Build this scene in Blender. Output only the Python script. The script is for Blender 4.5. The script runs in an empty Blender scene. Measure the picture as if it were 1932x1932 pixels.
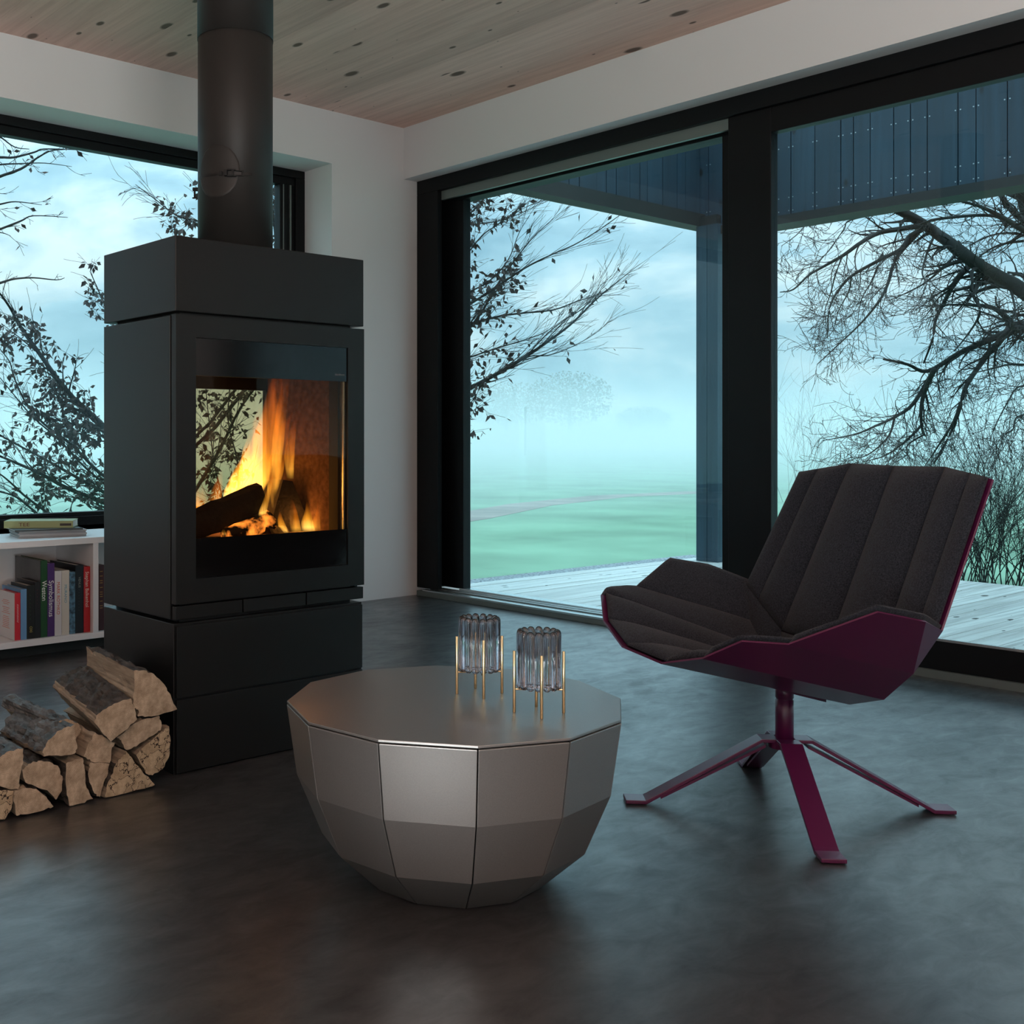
import bpy, bmesh, math, random
from mathutils import Vector, Matrix, noise as mnoise

# ------------------------------------------------------------------ camera, world, light, exposure
scene = bpy.context.scene
COL = scene.collection
CX, HY, CAMZ, V1X, V2X, IMG = 670.0, 830.0, 0.9, -1020.0, 3230.0, 1932.0
FPX = math.sqrt((CX - V1X) * (V2X - CX))
ANG = math.atan2(V2X - CX, FPX)

cam_data = bpy.data.cameras.new('camera')
cam = bpy.data.objects.new('camera', cam_data)
COL.objects.link(cam)
cam.location = (0, 0, CAMZ)
cam.rotation_euler = (math.pi / 2, 0, ANG - math.pi / 2)
cam_data.sensor_fit = 'HORIZONTAL'
cam_data.sensor_width = 36.0
cam_data.lens = 36.0 * FPX / IMG
cam_data.shift_x = (IMG / 2 - CX) / IMG
cam_data.shift_y = -(IMG / 2 - HY) / IMG
cam_data.clip_end = 2000
scene.camera = cam

scene.view_settings.view_transform = 'Standard'
scene.view_settings.look = 'None'
scene.view_settings.gamma = 1.0
scene.view_settings.use_curve_mapping = False
scene.view_settings.exposure = 0.0
try:
    cy = scene.cycles
    cy.use_denoising = True
    cy.use_adaptive_sampling = True
    cy.adaptive_threshold = 0.06
    cy.max_bounces = 12
    cy.diffuse_bounces = 3
    cy.glossy_bounces = 3
    cy.transmission_bounces = 12
    cy.transparent_max_bounces = 24
    cy.volume_bounces = 1
    cy.caustics_reflective = False
    cy.caustics_refractive = False
    cy.sample_clamp_indirect = 6.0
except Exception:
    pass


def nd(nt, t, **kw):
    n = nt.nodes.new(t)
    for k, v in kw.items():
        setattr(n, k, v)
    return n


# overcast sky: brighter towards the zenith, broken by soft cloud banks
world = bpy.data.worlds.new('overcast_sky')
scene.world = world
world.use_nodes = True
wt = world.node_tree
wt.nodes.clear()
w_out = nd(wt, 'ShaderNodeOutputWorld')
w_bg = nd(wt, 'ShaderNodeBackground')
w_tc = nd(wt, 'ShaderNodeTexCoord')
w_sep = nd(wt, 'ShaderNodeSeparateXYZ')
w_map = nd(wt, 'ShaderNodeMapping')
w_map.inputs['Location'].default_value = (-1.3, 2.2, 0.5)
w_map.inputs['Scale'].default_value = (1.0, 1.0, 2.6)
w_n1 = nd(wt, 'ShaderNodeTexNoise')
w_n1.inputs['Scale'].default_value = 3.6
w_n1.inputs['Detail'].default_value = 6.0
w_n1.inputs['Roughness'].default_value = 0.55
w_n1.inputs['Distortion'].default_value = 0.35
w_ramp = nd(wt, 'ShaderNodeValToRGB')
w_ramp.color_ramp.elements[0].position = 0.38
w_ramp.color_ramp.elements[0].color = (0.20, 0.345, 0.435, 1)
w_ramp.color_ramp.elements[1].position = 0.62
w_ramp.color_ramp.elements[1].color = (0.70, 0.765, 0.775, 1)
_e = w_ramp.color_ramp.elements.new(0.5)
_e.color = (0.37, 0.53, 0.61, 1)
w_ma = nd(wt, 'ShaderNodeMath', operation='MULTIPLY_ADD')
w_ma.inputs[1].default_value = 4.2
w_ma.inputs[2].default_value = 0.82
w_cl = nd(wt, 'ShaderNodeMath', operation='MAXIMUM')
w_cl.inputs[1].default_value = 0.3
wt.links.new(w_tc.outputs['Generated'], w_map.inputs['Vector'])
wt.links.new(w_map.outputs['Vector'], w_n1.inputs['Vector'])
wt.links.new(w_n1.outputs['Fac'], w_ramp.inputs['Fac'])
wt.links.new(w_tc.outputs['Generated'], w_sep.inputs['Vector'])
wt.links.new(w_sep.outputs['Z'], w_ma.inputs[0])
w_hz = nd(wt, 'ShaderNodeMapRange', interpolation_type='SMOOTHSTEP')     # pale band along the misty horizon
w_hz.inputs['From Min'].default_value = -0.02
w_hz.inputs['From Max'].default_value = 0.13
w_hz.inputs['To Min'].default_value = 0.30
w_hz.inputs['To Max'].default_value = 0.0
w_ad = nd(wt, 'ShaderNodeMath', operation='ADD')
wt.links.new(w_sep.outputs['Z'], w_hz.inputs['Value'])
wt.links.new(w_ma.outputs[0], w_ad.inputs[0])
wt.links.new(w_hz.outputs['Result'], w_ad.inputs[1])
wt.links.new(w_ad.outputs[0], w_cl.inputs[0])
wt.links.new(w_ramp.outputs['Color'], w_bg.inputs['Color'])
wt.links.new(w_cl.outputs[0], w_bg.inputs['Strength'])
wt.links.new(w_bg.outputs['Background'], w_out.inputs['Surface'])


def area_light(name, loc, rot, sx, sy, power, color, spread=math.pi):
    d = bpy.data.lights.new(name, 'AREA')
    d.shape = 'RECTANGLE'
    d.size, d.size_y = sx, sy
    d.energy = power
    d.color = color
    d.spread = spread
    o = bpy.data.objects.new(name, d)
    COL.objects.link(o)
    o.location = loc
    o.rotation_euler = rot
    return o


# two fill lights added behind the camera, tilted up to brighten walls and ceiling
area_light('rear_fill_side', (-2.40, -1.65, 0.70), (0, -math.pi / 2 - 0.58, 0), 1.0, 1.9, 130.0, (1.0, 0.985, 0.975), math.radians(92))
area_light('rear_fill_back', (-1.2, -2.80, 0.70), (math.pi / 2 + 0.58, 0, 0), 1.9, 1.0, 106.0, (1.0, 0.985, 0.975), math.radians(92))


# low unseen spot added behind the camera to brighten the coffee table
_d = bpy.data.lights.new('table_fill_spot', 'SPOT')
_d.energy = 330.0
_d.spot_size = math.radians(8.5)
_d.spot_blend = 0.9
_d.shadow_soft_size = 0.16
_d.color = (0.97, 0.99, 1.0)
_spot = bpy.data.objects.new('table_fill_spot', _d)
COL.objects.link(_spot)
_spot.location = (-1.0, -0.05, 0.34)
_spot.rotation_euler = (Vector((1.34, 1.43, 0.315)) - Vector(_spot.location)).to_track_quat('-Z', 'Y').to_euler()


# ------------------------------------------------------------------ helpers
def rgb(r, g, b):
    f = lambda c: (c / 255 / 12.92) if c <= 10 else ((c / 255 + 0.055) / 1.055) ** 2.4
    return (f(r), f(g), f(b), 1.0)


def pix(px, py, depth):
    """point on the pixel's ray at a forward depth in metres"""
    r = (px - CX) / FPX
    u = (HY - py) / FPX
    ca, sa = math.cos(ANG), math.sin(ANG)
    fx, fy = ca, sa
    rx, ry = sa, -ca
    return Vector(((fx + rx * r) * depth, (fy + ry * r) * depth, CAMZ + u * depth))


def pix_y(px, py, Y):
    p = pix(px, py, 1.0) - Vector((0, 0, CAMZ))
    return Vector((0, 0, CAMZ)) + p * (Y / p.y)


def pix_x(px, py, X):
    p = pix(px, py, 1.0) - Vector((0, 0, CAMZ))
    return Vector((0, 0, CAMZ)) + p * (X / p.x)


def pix_z(px, py, z):
    p = pix(px, py, 1.0) - Vector((0, 0, CAMZ))
    return Vector((0, 0, CAMZ)) + p * ((z - CAMZ) / p.z)


class MB:
    """collects simple shapes and links them as one mesh object"""

    def __init__(self):
        self.v, self.f = [], []

    def add(self, verts, faces):
        o = len(self.v)
        self.v += [tuple(p) for p in verts]
        self.f += [tuple(i + o for i in f) for f in faces]
        return self

    def box(self, x0, x1, y0, y1, z0, z1):
        return self.add([(x0, y0, z0), (x1, y0, z0), (x1, y1, z0), (x0, y1, z0), (x0, y0, z1), (x1, y0, z1), (x1, y1, z1), (x0, y1, z1)],
                        [(0, 3, 2, 1), (4, 5, 6, 7), (0, 1, 5, 4), (1, 2, 6, 5), (2, 3, 7, 6), (3, 0, 4, 7)])

    def prism(self, poly_a, poly_b):
        n = len(poly_a)
        f = [tuple(reversed(range(n))), tuple(range(n, 2 * n))]
        f += [(i, (i + 1) % n, n + (i + 1) % n, n + i) for i in range(n)]
        return self.add(list(poly_a) + list(poly_b), f)

    def tube(self, pts, radii, sides=8, cap=True):
        pts = [Vector(p) for p in pts]
        n = len(pts)
        verts, faces = [], []
        for i, p in enumerate(pts):
            t = (pts[min(i + 1, n - 1)] - pts[max(i - 1, 0)])
            if t.length < 1e-9:
                t = Vector((0, 0, 1))
            t.normalize()
            up = Vector((0, 0, 1)) if abs(t.z) < 0.9 else Vector((1, 0, 0))
            a = t.cross(up).normalized()
            b = t.cross(a)
            r = radii[i] if hasattr(radii, '__len__') else radii
            for k in range(sides):
                q = 2 * math.pi * k / sides
                verts.append(p + a * (math.cos(q) * r) + b * (math.sin(q) * r))
        for i in range(n - 1):
            for k in range(sides):
                k2 = (k + 1) % sides
                faces.append((i * sides + k, i * sides + k2, (i + 1) * sides + k2, (i + 1) * sides + k))
        if cap:
            faces.append(tuple(reversed(range(sides))))
            faces.append(tuple(range((n - 1) * sides, n * sides)))
        return self.add(verts, faces)

    def lathe(self, prof, center, sides=32):
        """prof: (radius, z) pairs, bottom to top, closed with caps"""
        verts, faces = [], []
        for r, z in prof:
            for k in range(sides):
                q = 2 * math.pi * k / sides
                verts.append((center[0] + r * math.cos(q), center[1] + r * math.sin(q), center[2] + z))
        for i in range(len(prof) - 1):
            for k in range(sides):
                k2 = (k + 1) % sides
                faces.append((i * sides + k, i * sides + k2, (i + 1) * sides + k2, (i + 1) * sides + k))
        faces.append(tuple(reversed(range(sides))))
        faces.append(tuple(range((len(prof) - 1) * sides, len(prof) * sides)))
        return self.add(verts, faces)

    def mesh(self, name):
        me = bpy.data.meshes.new(name)
        me.from_pydata(self.v, [], self.f)
        me.update()
        return me

    def build(self, name, mat, parent=None, smooth=False, fix=False, bevel=0.0, seg=2):
        me = self.mesh(name)
        if fix:
            bm = bmesh.new()
            bm.from_mesh(me)
            bmesh.ops.recalc_face_normals(bm, faces=bm.faces)
            bm.to_mesh(me)
            bm.free()
        if smooth:
            for p in me.polygons:
                p.use_smooth = True
        o = bpy.data.objects.new(name, me)
        COL.objects.link(o)
        if mat:
            me.materials.append(mat)
        if parent:
            adopt(o, parent)
        if bevel:
            m = o.modifiers.new('bevel', 'BEVEL')
            m.width = bevel
            m.segments = seg
            m.limit_method = 'ANGLE'
            m.angle_limit = math.radians(40)
            m.harden_normals = False
        return o


def adopt(o, parent):
    """parts are modelled in world coordinates; keep them in place under the parent"""
    o.parent = parent
    o.matrix_parent_inverse = parent_matrix(parent).inverted()


def parent_matrix(p):
    m = Matrix.LocRotScale(p.location, p.rotation_euler, p.scale)
    if p.parent:
        m = parent_matrix(p.parent) @ p.matrix_parent_inverse @ m
    return m


def tag(o, label=None, cat=None, group=None, kind=None):
    if label:
        o['label'] = label
    if cat:
        o['category'] = cat
    if group:
        o['group'] = group
    if kind:
        o['kind'] = kind
    return o


def empty(name, loc, label=None, cat=None, group=None, kind=None):
    o = bpy.data.objects.new(name, None)
    o.empty_display_size = 0.1
    COL.objects.link(o)
    o.location = loc
    return tag(o, label, cat, group, kind)


def text_part(name, s, mat, parent, loc, xdir, ydir, size, extrude=0.0003, align='CENTER', width=None):
    cu = bpy.data.curves.new('lettering', 'FONT')
    cu.body = s
    cu.size = size
    cu.extrude = extrude
    cu.align_x = align
    cu.align_y = 'CENTER'
    cu.resolution_u = 3
    tmp = bpy.data.objects.new('lettering', cu)
    COL.objects.link(tmp)
    dg = bpy.context.evaluated_depsgraph_get()
    me = bpy.data.meshes.new_from_object(tmp.evaluated_get(dg))
    bpy.data.objects.remove(tmp)
    x = Vector(xdir).normalized()
    y = Vector(ydir).normalized()
    z = x.cross(y)
    sx = 1.0
    if width:
        w = max(v.co.x for v in me.vertices) - min(v.co.x for v in me.vertices)
        sx = width / w
    M = Matrix(((x.x * sx, y.x, z.x, loc[0]), (x.y * sx, y.y, z.y, loc[1]), (x.z * sx, y.z, z.z, loc[2]), (0, 0, 0, 1)))
    me.transform(M)
    me.materials.clear()
    me.materials.append(mat)
    o = bpy.data.objects.new(name, me)
    COL.objects.link(o)
    adopt(o, parent)
    return o


# ------------------------------------------------------------------ materials
def new_mat(name):
    m = bpy.data.materials.new(name)
    m.use_nodes = True
    nt = m.node_tree
    b = nt.nodes['Principled BSDF']
    return m, nt, b


def pbr(name, col, rough=0.5, metal=0.0, spec=0.5, coat=0.0, noise=0.0, nscale=20.0, bump=0.0, bscale=200.0, sheen=0.0):
    m, nt, b = new_mat(name)
    b.inputs['Base Color'].default_value = col
    b.inputs['Roughness'].default_value = rough
    b.inputs['Metallic'].default_value = metal
    b.inputs['Specular IOR Level'].default_value = spec
    b.inputs['Coat Weight'].default_value = coat
    b.inputs['Coat Roughness'].default_value = 0.2
    b.inputs['Sheen Weight'].default_value = sheen
    tc = nd(nt, 'ShaderNodeTexCoord')
    if noise:
        n = nd(nt, 'ShaderNodeTexNoise')
        n.inputs['Scale'].default_value = nscale
        n.inputs['Detail'].default_value = 4
        mx = nd(nt, 'ShaderNodeMix', data_type='RGBA', blend_type='MULTIPLY')
        r = nd(nt, 'ShaderNodeMapRange')
        r.inputs['From Min'].default_value = 0.3
        r.inputs['From Max'].default_value = 0.7
        r.inputs['To Min'].default_value = 1 - noise
        r.inputs['To Max'].default_value = 1 + noise
        mx.inputs['Factor'].default_value = 1
        mx.inputs['A'].default_value = col
        nt.links.new(tc.outputs['Object'], n.inputs['Vector'])
        nt.links.new(n.outputs['Fac'], r.inputs['Value'])
        cmb = nd(nt, 'ShaderNodeCombineColor')
        for k in ('Red', 'Green', 'Blue'):
            nt.links.new(r.outputs['Result'], cmb.inputs[k])
        nt.links.new(cmb.outputs['Color'], mx.inputs['B'])
        nt.links.new(mx.outputs['Result'], b.inputs['Base Color'])
    if bump:
        n2 = nd(nt, 'ShaderNodeTexNoise')
        n2.inputs['Scale'].default_value = bscale
        n2.inputs['Detail'].default_value = 3
        bp = nd(nt, 'ShaderNodeBump')
        bp.inputs['Strength'].default_value = bump
        bp.inputs['Distance'].default_value = 0.002
        nt.links.new(tc.outputs['Object'], n2.inputs['Vector'])
        nt.links.new(n2.outputs['Fac'], bp.inputs['Height'])
        nt.links.new(bp.outputs['Normal'], b.inputs['Normal'])
    return m


def thin_glass(name, tint, ior=1.5, rough=0.0):
    m = bpy.data.materials.new(name)
    m.use_nodes = True
    nt = m.node_tree
    nt.nodes.clear()
    out = nd(nt, 'ShaderNodeOutputMaterial')
    tr = nd(nt, 'ShaderNodeBsdfTransparent')
    tr.inputs['Color'].default_value = tuple(math.sqrt(c) for c in tint[:3]) + (1,)
    gl = nd(nt, 'ShaderNodeBsdfGlossy')
    gl.inputs['Roughness'].default_value = rough
    fr = nd(nt, 'ShaderNodeFresnel')
    ge = nd(nt, 'ShaderNodeNewGeometry')
    mi = nd(nt, 'ShaderNodeMix', data_type='FLOAT')      # same Fresnel on entry and exit of the sheet
    mi.inputs['A'].default_value = ior
    mi.inputs['B'].default_value = 1.0 / ior
    nt.links.new(ge.outputs['Backfacing'], mi.inputs['Factor'])
    nt.links.new(mi.outputs['Result'], fr.inputs['IOR'])
    mx = nd(nt, 'ShaderNodeMixShader')
    nt.links.new(fr.outputs['Fac'], mx.inputs['Fac'])
    nt.links.new(tr.outputs[0], mx.inputs[1])
    nt.links.new(gl.outputs[0], mx.inputs[2])
    nt.links.new(mx.outputs[0], out.inputs['Surface'])
    return m


def concrete_mat():
    m, nt, b = new_mat('polished_concrete')
    tc = nd(nt, 'ShaderNodeTexCoord')
    mp = nd(nt, 'ShaderNodeMapping')
    mp.inputs['Rotation'].default_value = (0, 0, 0.68)
    mp.inputs['Scale'].default_value = (1.0, 1.9, 1.0)
    nt.links.new(tc.outputs['Object'], mp.inputs['Vector'])

    def noise_node(scale, detail, rough, dist):
        n = nd(nt, 'ShaderNodeTexNoise')
        n.inputs['Scale'].default_value = scale
        n.inputs['Detail'].default_value = detail
        n.inputs['Roughness'].default_value = rough
        n.inputs['Distortion'].default_value = dist
        nt.links.new(mp.outputs['Vector'], n.inputs['Vector'])
        return n
    n1 = noise_node(1.5, 7, 0.6, 0.8)
    n2 = noise_node(9.0, 8, 0.68, 0.5)
    mx = nd(nt, 'ShaderNodeMix', data_type='FLOAT')
    mx.inputs['Factor'].default_value = 0.5
    nt.links.new(n1.outputs['Fac'], mx.inputs['A'])
    nt.links.new(n2.outputs['Fac'], mx.inputs['B'])
    rp = nd(nt, 'ShaderNodeValToRGB')
    rp.color_ramp.elements[0].position = 0.36
    rp.color_ramp.elements[0].color = (0.020, 0.0205, 0.021, 1)
    rp.color_ramp.elements[1].position = 0.64
    rp.color_ramp.elements[1].color = (0.056, 0.057, 0.058, 1)
    nt.links.new(mx.outputs['Result'], rp.inputs['Fac'])
    nt.links.new(rp.outputs['Color'], b.inputs['Base Color'])

    def remap(lo, hi):
        r = nd(nt, 'ShaderNodeMapRange')
        r.inputs['From Min'].default_value = 0.36
        r.inputs['From Max'].default_value = 0.64
        r.inputs['To Min'].default_value = lo
        r.inputs['To Max'].default_value = hi
        nt.links.new(mx.outputs['Result'], r.inputs['Value'])
        return r
    nt.links.new(remap(0.42, 0.32).outputs['Result'], b.inputs['Roughness'])
    nt.links.new(remap(0.30, 1.0).outputs['Result'], b.inputs['Coat Weight'])
    b.inputs['Coat IOR'].default_value = 1.44
    b.inputs['Coat Roughness'].default_value = 0.33
    b.inputs['Specular IOR Level'].default_value = 0.5
    return m


def wood_mat(name, c_dark, c_light, c_knot, along='Y', knots=True, rough=0.55, grain=26.0, kscale=6.2):
    """boards: grain stretched along one axis, tone per object, round knots"""
    m, nt, b = new_mat(name)
    geo = nd(nt, 'ShaderNodeNewGeometry')
    oi = nd(nt, 'ShaderNodeObjectInfo')
    mp = nd(nt, 'ShaderNodeMapping')
    s = [grain, grain, grain]
    s['XYZ'.index(along)] = grain * 0.045
    mp.inputs['Scale'].default_value = s
    off = nd(nt, 'ShaderNodeVectorMath', operation='ADD')
    cb = nd(nt, 'ShaderNodeCombineXYZ')
    ml = nd(nt, 'ShaderNodeMath', operation='MULTIPLY')
    ml.inputs[1].default_value = 37.0
    nt.links.new(oi.outputs['Random'], ml.inputs[0])
    nt.links.new(ml.outputs[0], cb.inputs['XYZ'.index(along)])
    nt.links.new(geo.outputs['Position'], off.inputs[0])
    nt.links.new(cb.outputs[0], off.inputs[1])
    nt.links.new(off.outputs[0], mp.inputs['Vector'])
    n1 = nd(nt, 'ShaderNodeTexNoise')
    n1.inputs['Scale'].default_value = 1.0
    n1.inputs['Detail'].default_value = 5
    n1.inputs['Roughness'].default_value = 0.6
    n1.inputs['Distortion'].default_value = 0.8
    nt.links.new(mp.outputs['Vector'], n1.inputs['Vector'])
    rp = nd(nt, 'ShaderNodeValToRGB')
    rp.color_ramp.elements[0].position = 0.3
    rp.color_ramp.elements[0].color = c_dark
    rp.color_ramp.elements[1].position = 0.62
    rp.color_ramp.elements[1].color = c_light
    nt.links.new(n1.outputs['Fac'], rp.inputs['Fac'])
    tone = nd(nt, 'ShaderNodeMapRange')
    tone.inputs['To Min'].default_value = 0.86
    tone.inputs['To Max'].default_value = 1.1
    nt.links.new(oi.outputs['Random'], tone.inputs['Value'])
    mt = nd(nt, 'ShaderNodeVectorMath', operation='SCALE')
    nt.links.new(rp.outputs['Color'], mt.inputs[0])
    nt.links.new(tone.outputs['Result'], mt.inputs['Scale'])
    col = mt.outputs[0]
    if knots:
        mp2 = nd(nt, 'ShaderNodeMapping')
        s2 = [kscale, kscale, kscale]
        s2['XYZ'.index(along)] = kscale * 0.5
        mp2.inputs['Scale'].default_value = s2
        nt.links.new(off.outputs[0], mp2.inputs['Vector'])
        vo = nd(nt, 'ShaderNodeTexVoronoi')
        vo.voronoi_dimensions = '2D' if along in 'XY' else '3D'
        vo.inputs['Scale'].default_value = 1.0
        vo.inputs['Randomness'].default_value = 1.0
        nt.links.new(mp2.outputs['Vector'], vo.inputs['Vector'])
        sep = nd(nt, 'ShaderNodeSeparateColor')
        nt.links.new(vo.outputs['Color'], sep.inputs['Color'])
        size = nd(nt, 'ShaderNodeMapRange')
        size.inputs['From Min'].default_value = 0.42
        size.inputs['From Max'].default_value = 1.0
        size.inputs['To Min'].default_value = 0.015
        size.inputs['To Max'].default_value = 0.15
        nt.links.new(sep.outputs['Red'], size.inputs['Value'])
        dv = nd(nt, 'ShaderNodeMath', operation='DIVIDE')
        nt.links.new(vo.outputs['Distance'], dv.inputs[0])
        nt.links.new(size.outputs['Result'], dv.inputs[1])
        kr = nd(nt, 'ShaderNodeValToRGB')
        kr.color_ramp.elements[0].position = 0.62
        kr.color_ramp.elements[0].color = (1, 1, 1, 1)
        kr.color_ramp.elements[1].position = 1.0
        kr.color_ramp.elements[1].color = (0, 0, 0, 1)
        nt.links.new(dv.outputs[0], kr.inputs['Fac'])
        mk = nd(nt, 'ShaderNodeMix', data_type='RGBA')
        nt.links.new(kr.outputs['Color'], mk.inputs['Factor'])
        nt.links.new(col, mk.inputs['A'])
        mk.inputs['B'].default_value = c_knot
        col = mk.outputs['Result']
    nt.links.new(col, b.inputs['Base Color'])
    b.inputs['Roughness'].default_value = rough
    bp = nd(nt, 'ShaderNodeBump')
    bp.inputs['Strength'].default_value = 0.12
    bp.inputs['Distance'].default_value = 0.002
    nt.links.new(n1.outputs['Fac'], bp.inputs['Height'])
    nt.links.new(bp.outputs['Normal'], b.inputs['Normal'])
    return m


def bark_mat(name, c1, c2, scale=30.0, bump=0.9, wet=0.75):
    m, nt, b = new_mat(name)
    tc = nd(nt, 'ShaderNodeTexCoord')
    mp = nd(nt, 'ShaderNodeMapping')
    mp.inputs['Scale'].default_value = (1, 0.35, 1)
    n = nd(nt, 'ShaderNodeTexNoise')
    n.inputs['Scale'].default_value = scale
    n.inputs['Detail'].default_value = 6
    n.inputs['Roughness'].default_value = 0.65
    rp = nd(nt, 'ShaderNodeValToRGB')
    rp.color_ramp.elements[0].position = 0.35
    rp.color_ramp.elements[0].color = c1
    rp.color_ramp.elements[1].position = 0.7
    rp.color_ramp.elements[1].color = c2
    bp = nd(nt, 'ShaderNodeBump')
    bp.inputs['Strength'].default_value = bump
    bp.inputs['Distance'].default_value = 0.012
    nt.links.new(tc.outputs['Object'], mp.inputs['Vector'])
    nt.links.new(mp.outputs['Vector'], n.inputs['Vector'])
    nt.links.new(n.outputs['Fac'], rp.inputs['Fac'])
    nt.links.new(rp.outputs['Color'], b.inputs['Base Color'])
    nt.links.new(n.outputs['Fac'], bp.inputs['Height'])
    nt.links.new(bp.outputs['Normal'], b.inputs['Normal'])
    b.inputs['Roughness'].default_value = wet
    return m


def endgrain_mat(name, c1, c2, spalt=False):
    m, nt, b = new_mat(name)
    tc = nd(nt, 'ShaderNodeTexCoord')
    n = nd(nt, 'ShaderNodeTexNoise')
    n.inputs['Scale'].default_value = 26
    n.inputs['Detail'].default_value = 9
    n.inputs['Roughness'].default_value = 0.7
    rp = nd(nt, 'ShaderNodeValToRGB')
    rp.color_ramp.elements[0].position = 0.3
    rp.color_ramp.elements[0].color = c1
    rp.color_ramp.elements[1].position = 0.68
    rp.color_ramp.elements[1].color = c2
    nt.links.new(tc.outputs['Object'], n.inputs['Vector'])
    nt.links.new(n.outputs['Fac'], rp.inputs['Fac'])
    col = rp.outputs['Color']
    wv = nd(nt, 'ShaderNodeTexWave')
    wv.wave_type = 'RINGS'
    wv.rings_direction = 'Y'
    wv.inputs['Scale'].default_value = 75
    wv.inputs['Distortion'].default_value = 5.0
    wv.inputs['Detail'].default_value = 2
    oi = nd(nt, 'ShaderNodeObjectInfo')
    of = nd(nt, 'ShaderNodeVectorMath', operation='ADD')
    ofs = nd(nt, 'ShaderNodeVectorMath', operation='MULTIPLY_ADD')
    cbn = nd(nt, 'ShaderNodeCombineXYZ')
    nt.links.new(oi.outputs['Random'], cbn.inputs['X'])
    nt.links.new(oi.outputs['Random'], cbn.inputs['Z'])
    ofs.inputs[1].default_value = (0.12, 0, -0.10)
    ofs.inputs[2].default_value = (-0.09, 0, 0.07)
    nt.links.new(cbn.outputs[0], ofs.inputs[0])
    nt.links.new(tc.outputs['Object'], of.inputs[0])
    nt.links.new(ofs.outputs[0], of.inputs[1])
    nt.links.new(of.outputs[0], wv.inputs['Vector'])
    mr = nd(nt, 'ShaderNodeMapRange')
    mr.inputs['To Min'].default_value = 0.90
    mr.inputs['To Max'].default_value = 1.04
    nt.links.new(wv.outputs['Fac'], mr.inputs['Value'])
    sc = nd(nt, 'ShaderNodeVectorMath', operation='SCALE')
    nt.links.new(col, sc.inputs[0])
    nt.links.new(mr.outputs['Result'], sc.inputs['Scale'])
    col = sc.outputs[0]
    if spalt:
        n3 = nd(nt, 'ShaderNodeTexNoise')
        n3.inputs['Scale'].default_value = 30
        n3.inputs['Detail'].default_value = 3
        ab = nd(nt, 'ShaderNodeMath', operation='SUBTRACT')
        ab.inputs[1].default_value = 0.5
        ab2 = nd(nt, 'ShaderNodeMath', operation='ABSOLUTE')
        lt = nd(nt, 'ShaderNodeMath', operation='LESS_THAN')
        lt.inputs[1].default_value = 0.009
        nt.links.new(tc.outputs['Object'], n3.inputs['Vector'])
        nt.links.new(n3.outputs['Fac'], ab.inputs[0])
        nt.links.new(ab.outputs[0], ab2.inputs[0])
        nt.links.new(ab2.outputs[0], lt.inputs[0])
        mk = nd(nt, 'ShaderNodeMix', data_type='RGBA')
        mk.inputs['B'].default_value = (0.03, 0.018, 0.01, 1)
        nt.links.new(lt.outputs[0], mk.inputs['Factor'])
        nt.links.new(col, mk.inputs['A'])
        col = mk.outputs['Result']
    nt.links.new(col, b.inputs['Base Color'])
    b.inputs['Roughness'].default_value = 0.85
    bp = nd(nt, 'ShaderNodeBump')
    bp.inputs['Strength'].default_value = 0.4
    bp.inputs['Distance'].default_value = 0.004
    nt.links.new(n.outputs['Fac'], bp.inputs['Height'])
    nt.links.new(bp.outputs['Normal'], b.inputs['Normal'])
    return m


M = {}
M['wall'] = pbr('white_plaster', (0.74, 0.735, 0.73, 1), 0.9, spec=0.2, bump=0.05, bscale=90)
M['floor'] = concrete_mat()
M['ceil'] = wood_mat('pine_lamella', (0.66, 0.415, 0.335, 1), (0.80, 0.535, 0.44, 1), (0.13, 0.075, 0.052, 1), 'Y', True, 0.6, 30, 5.0)
M['frame'] = pbr('anthracite_frame', (0.0045, 0.0052, 0.006, 1), 0.45, spec=0.22)
M['alu'] = pbr('brushed_aluminium', (0.70, 0.74, 0.74, 1), 0.26, metal=0.9)
M['alu_dark'] = pbr('dark_sill_profile', (0.17, 0.20, 0.19, 1), 0.38, metal=0.35)
M['glass'] = thin_glass('tinted_window_glass', (0.77, 0.95, 1.0, 1), 1.36)
M['glass_clear'] = thin_glass('clear_window_glass', (0.97, 0.98, 0.97, 1))
M['steel'] = pbr('black_stove_steel', (0.0065, 0.0065, 0.0062, 1), 0.40, spec=0.34, bump=0.03, bscale=900)
M['steel_in'] = pbr('stove_gap_black', (0.006, 0.006, 0.006, 1), 0.8)
M['pipe'] = pbr('black_flue_steel', (0.022, 0.021, 0.0195, 1), 0.50, metal=0.1, spec=0.32)
M['stoveglass'] = thin_glass('stove_glass', (0.82, 0.635, 0.46, 1), 1.2)
M['printglass'] = pbr('black_printed_glass', (0.004, 0.004, 0.004, 1), 0.12, spec=0.35)
M['firebrick'] = pbr('firebrick', (0.085, 0.05, 0.034, 1), 0.95, spec=0.1, noise=0.35, nscale=60, bump=0.5, bscale=160)
M['logo'] = pbr('grey_print', (0.16, 0.16, 0.16, 1), 0.6)
M['shelf'] = pbr('white_lacquer', (0.82, 0.835, 0.85, 1), 0.35, spec=0.4)
M['table'] = pbr('bronze_metallic_lacquer', (0.345, 0.345, 0.335, 1), 0.38, metal=0.8, noise=0.05, nscale=500, bump=0.05, bscale=1200)
M['brass'] = pbr('brushed_brass', (0.82, 0.66, 0.38, 1), 0.25, metal=1.0)
M['plum'] = pbr('plum_powder_coat', (0.100, 0.011, 0.062, 1), 0.32, spec=0.5, coat=0.15)
M['felt'] = pbr('charcoal_felt', (0.027, 0.033, 0.044, 1), 0.95, spec=0.12, noise=0.6, nscale=320, bump=0.8, bscale=480, sheen=0.10)
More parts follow.
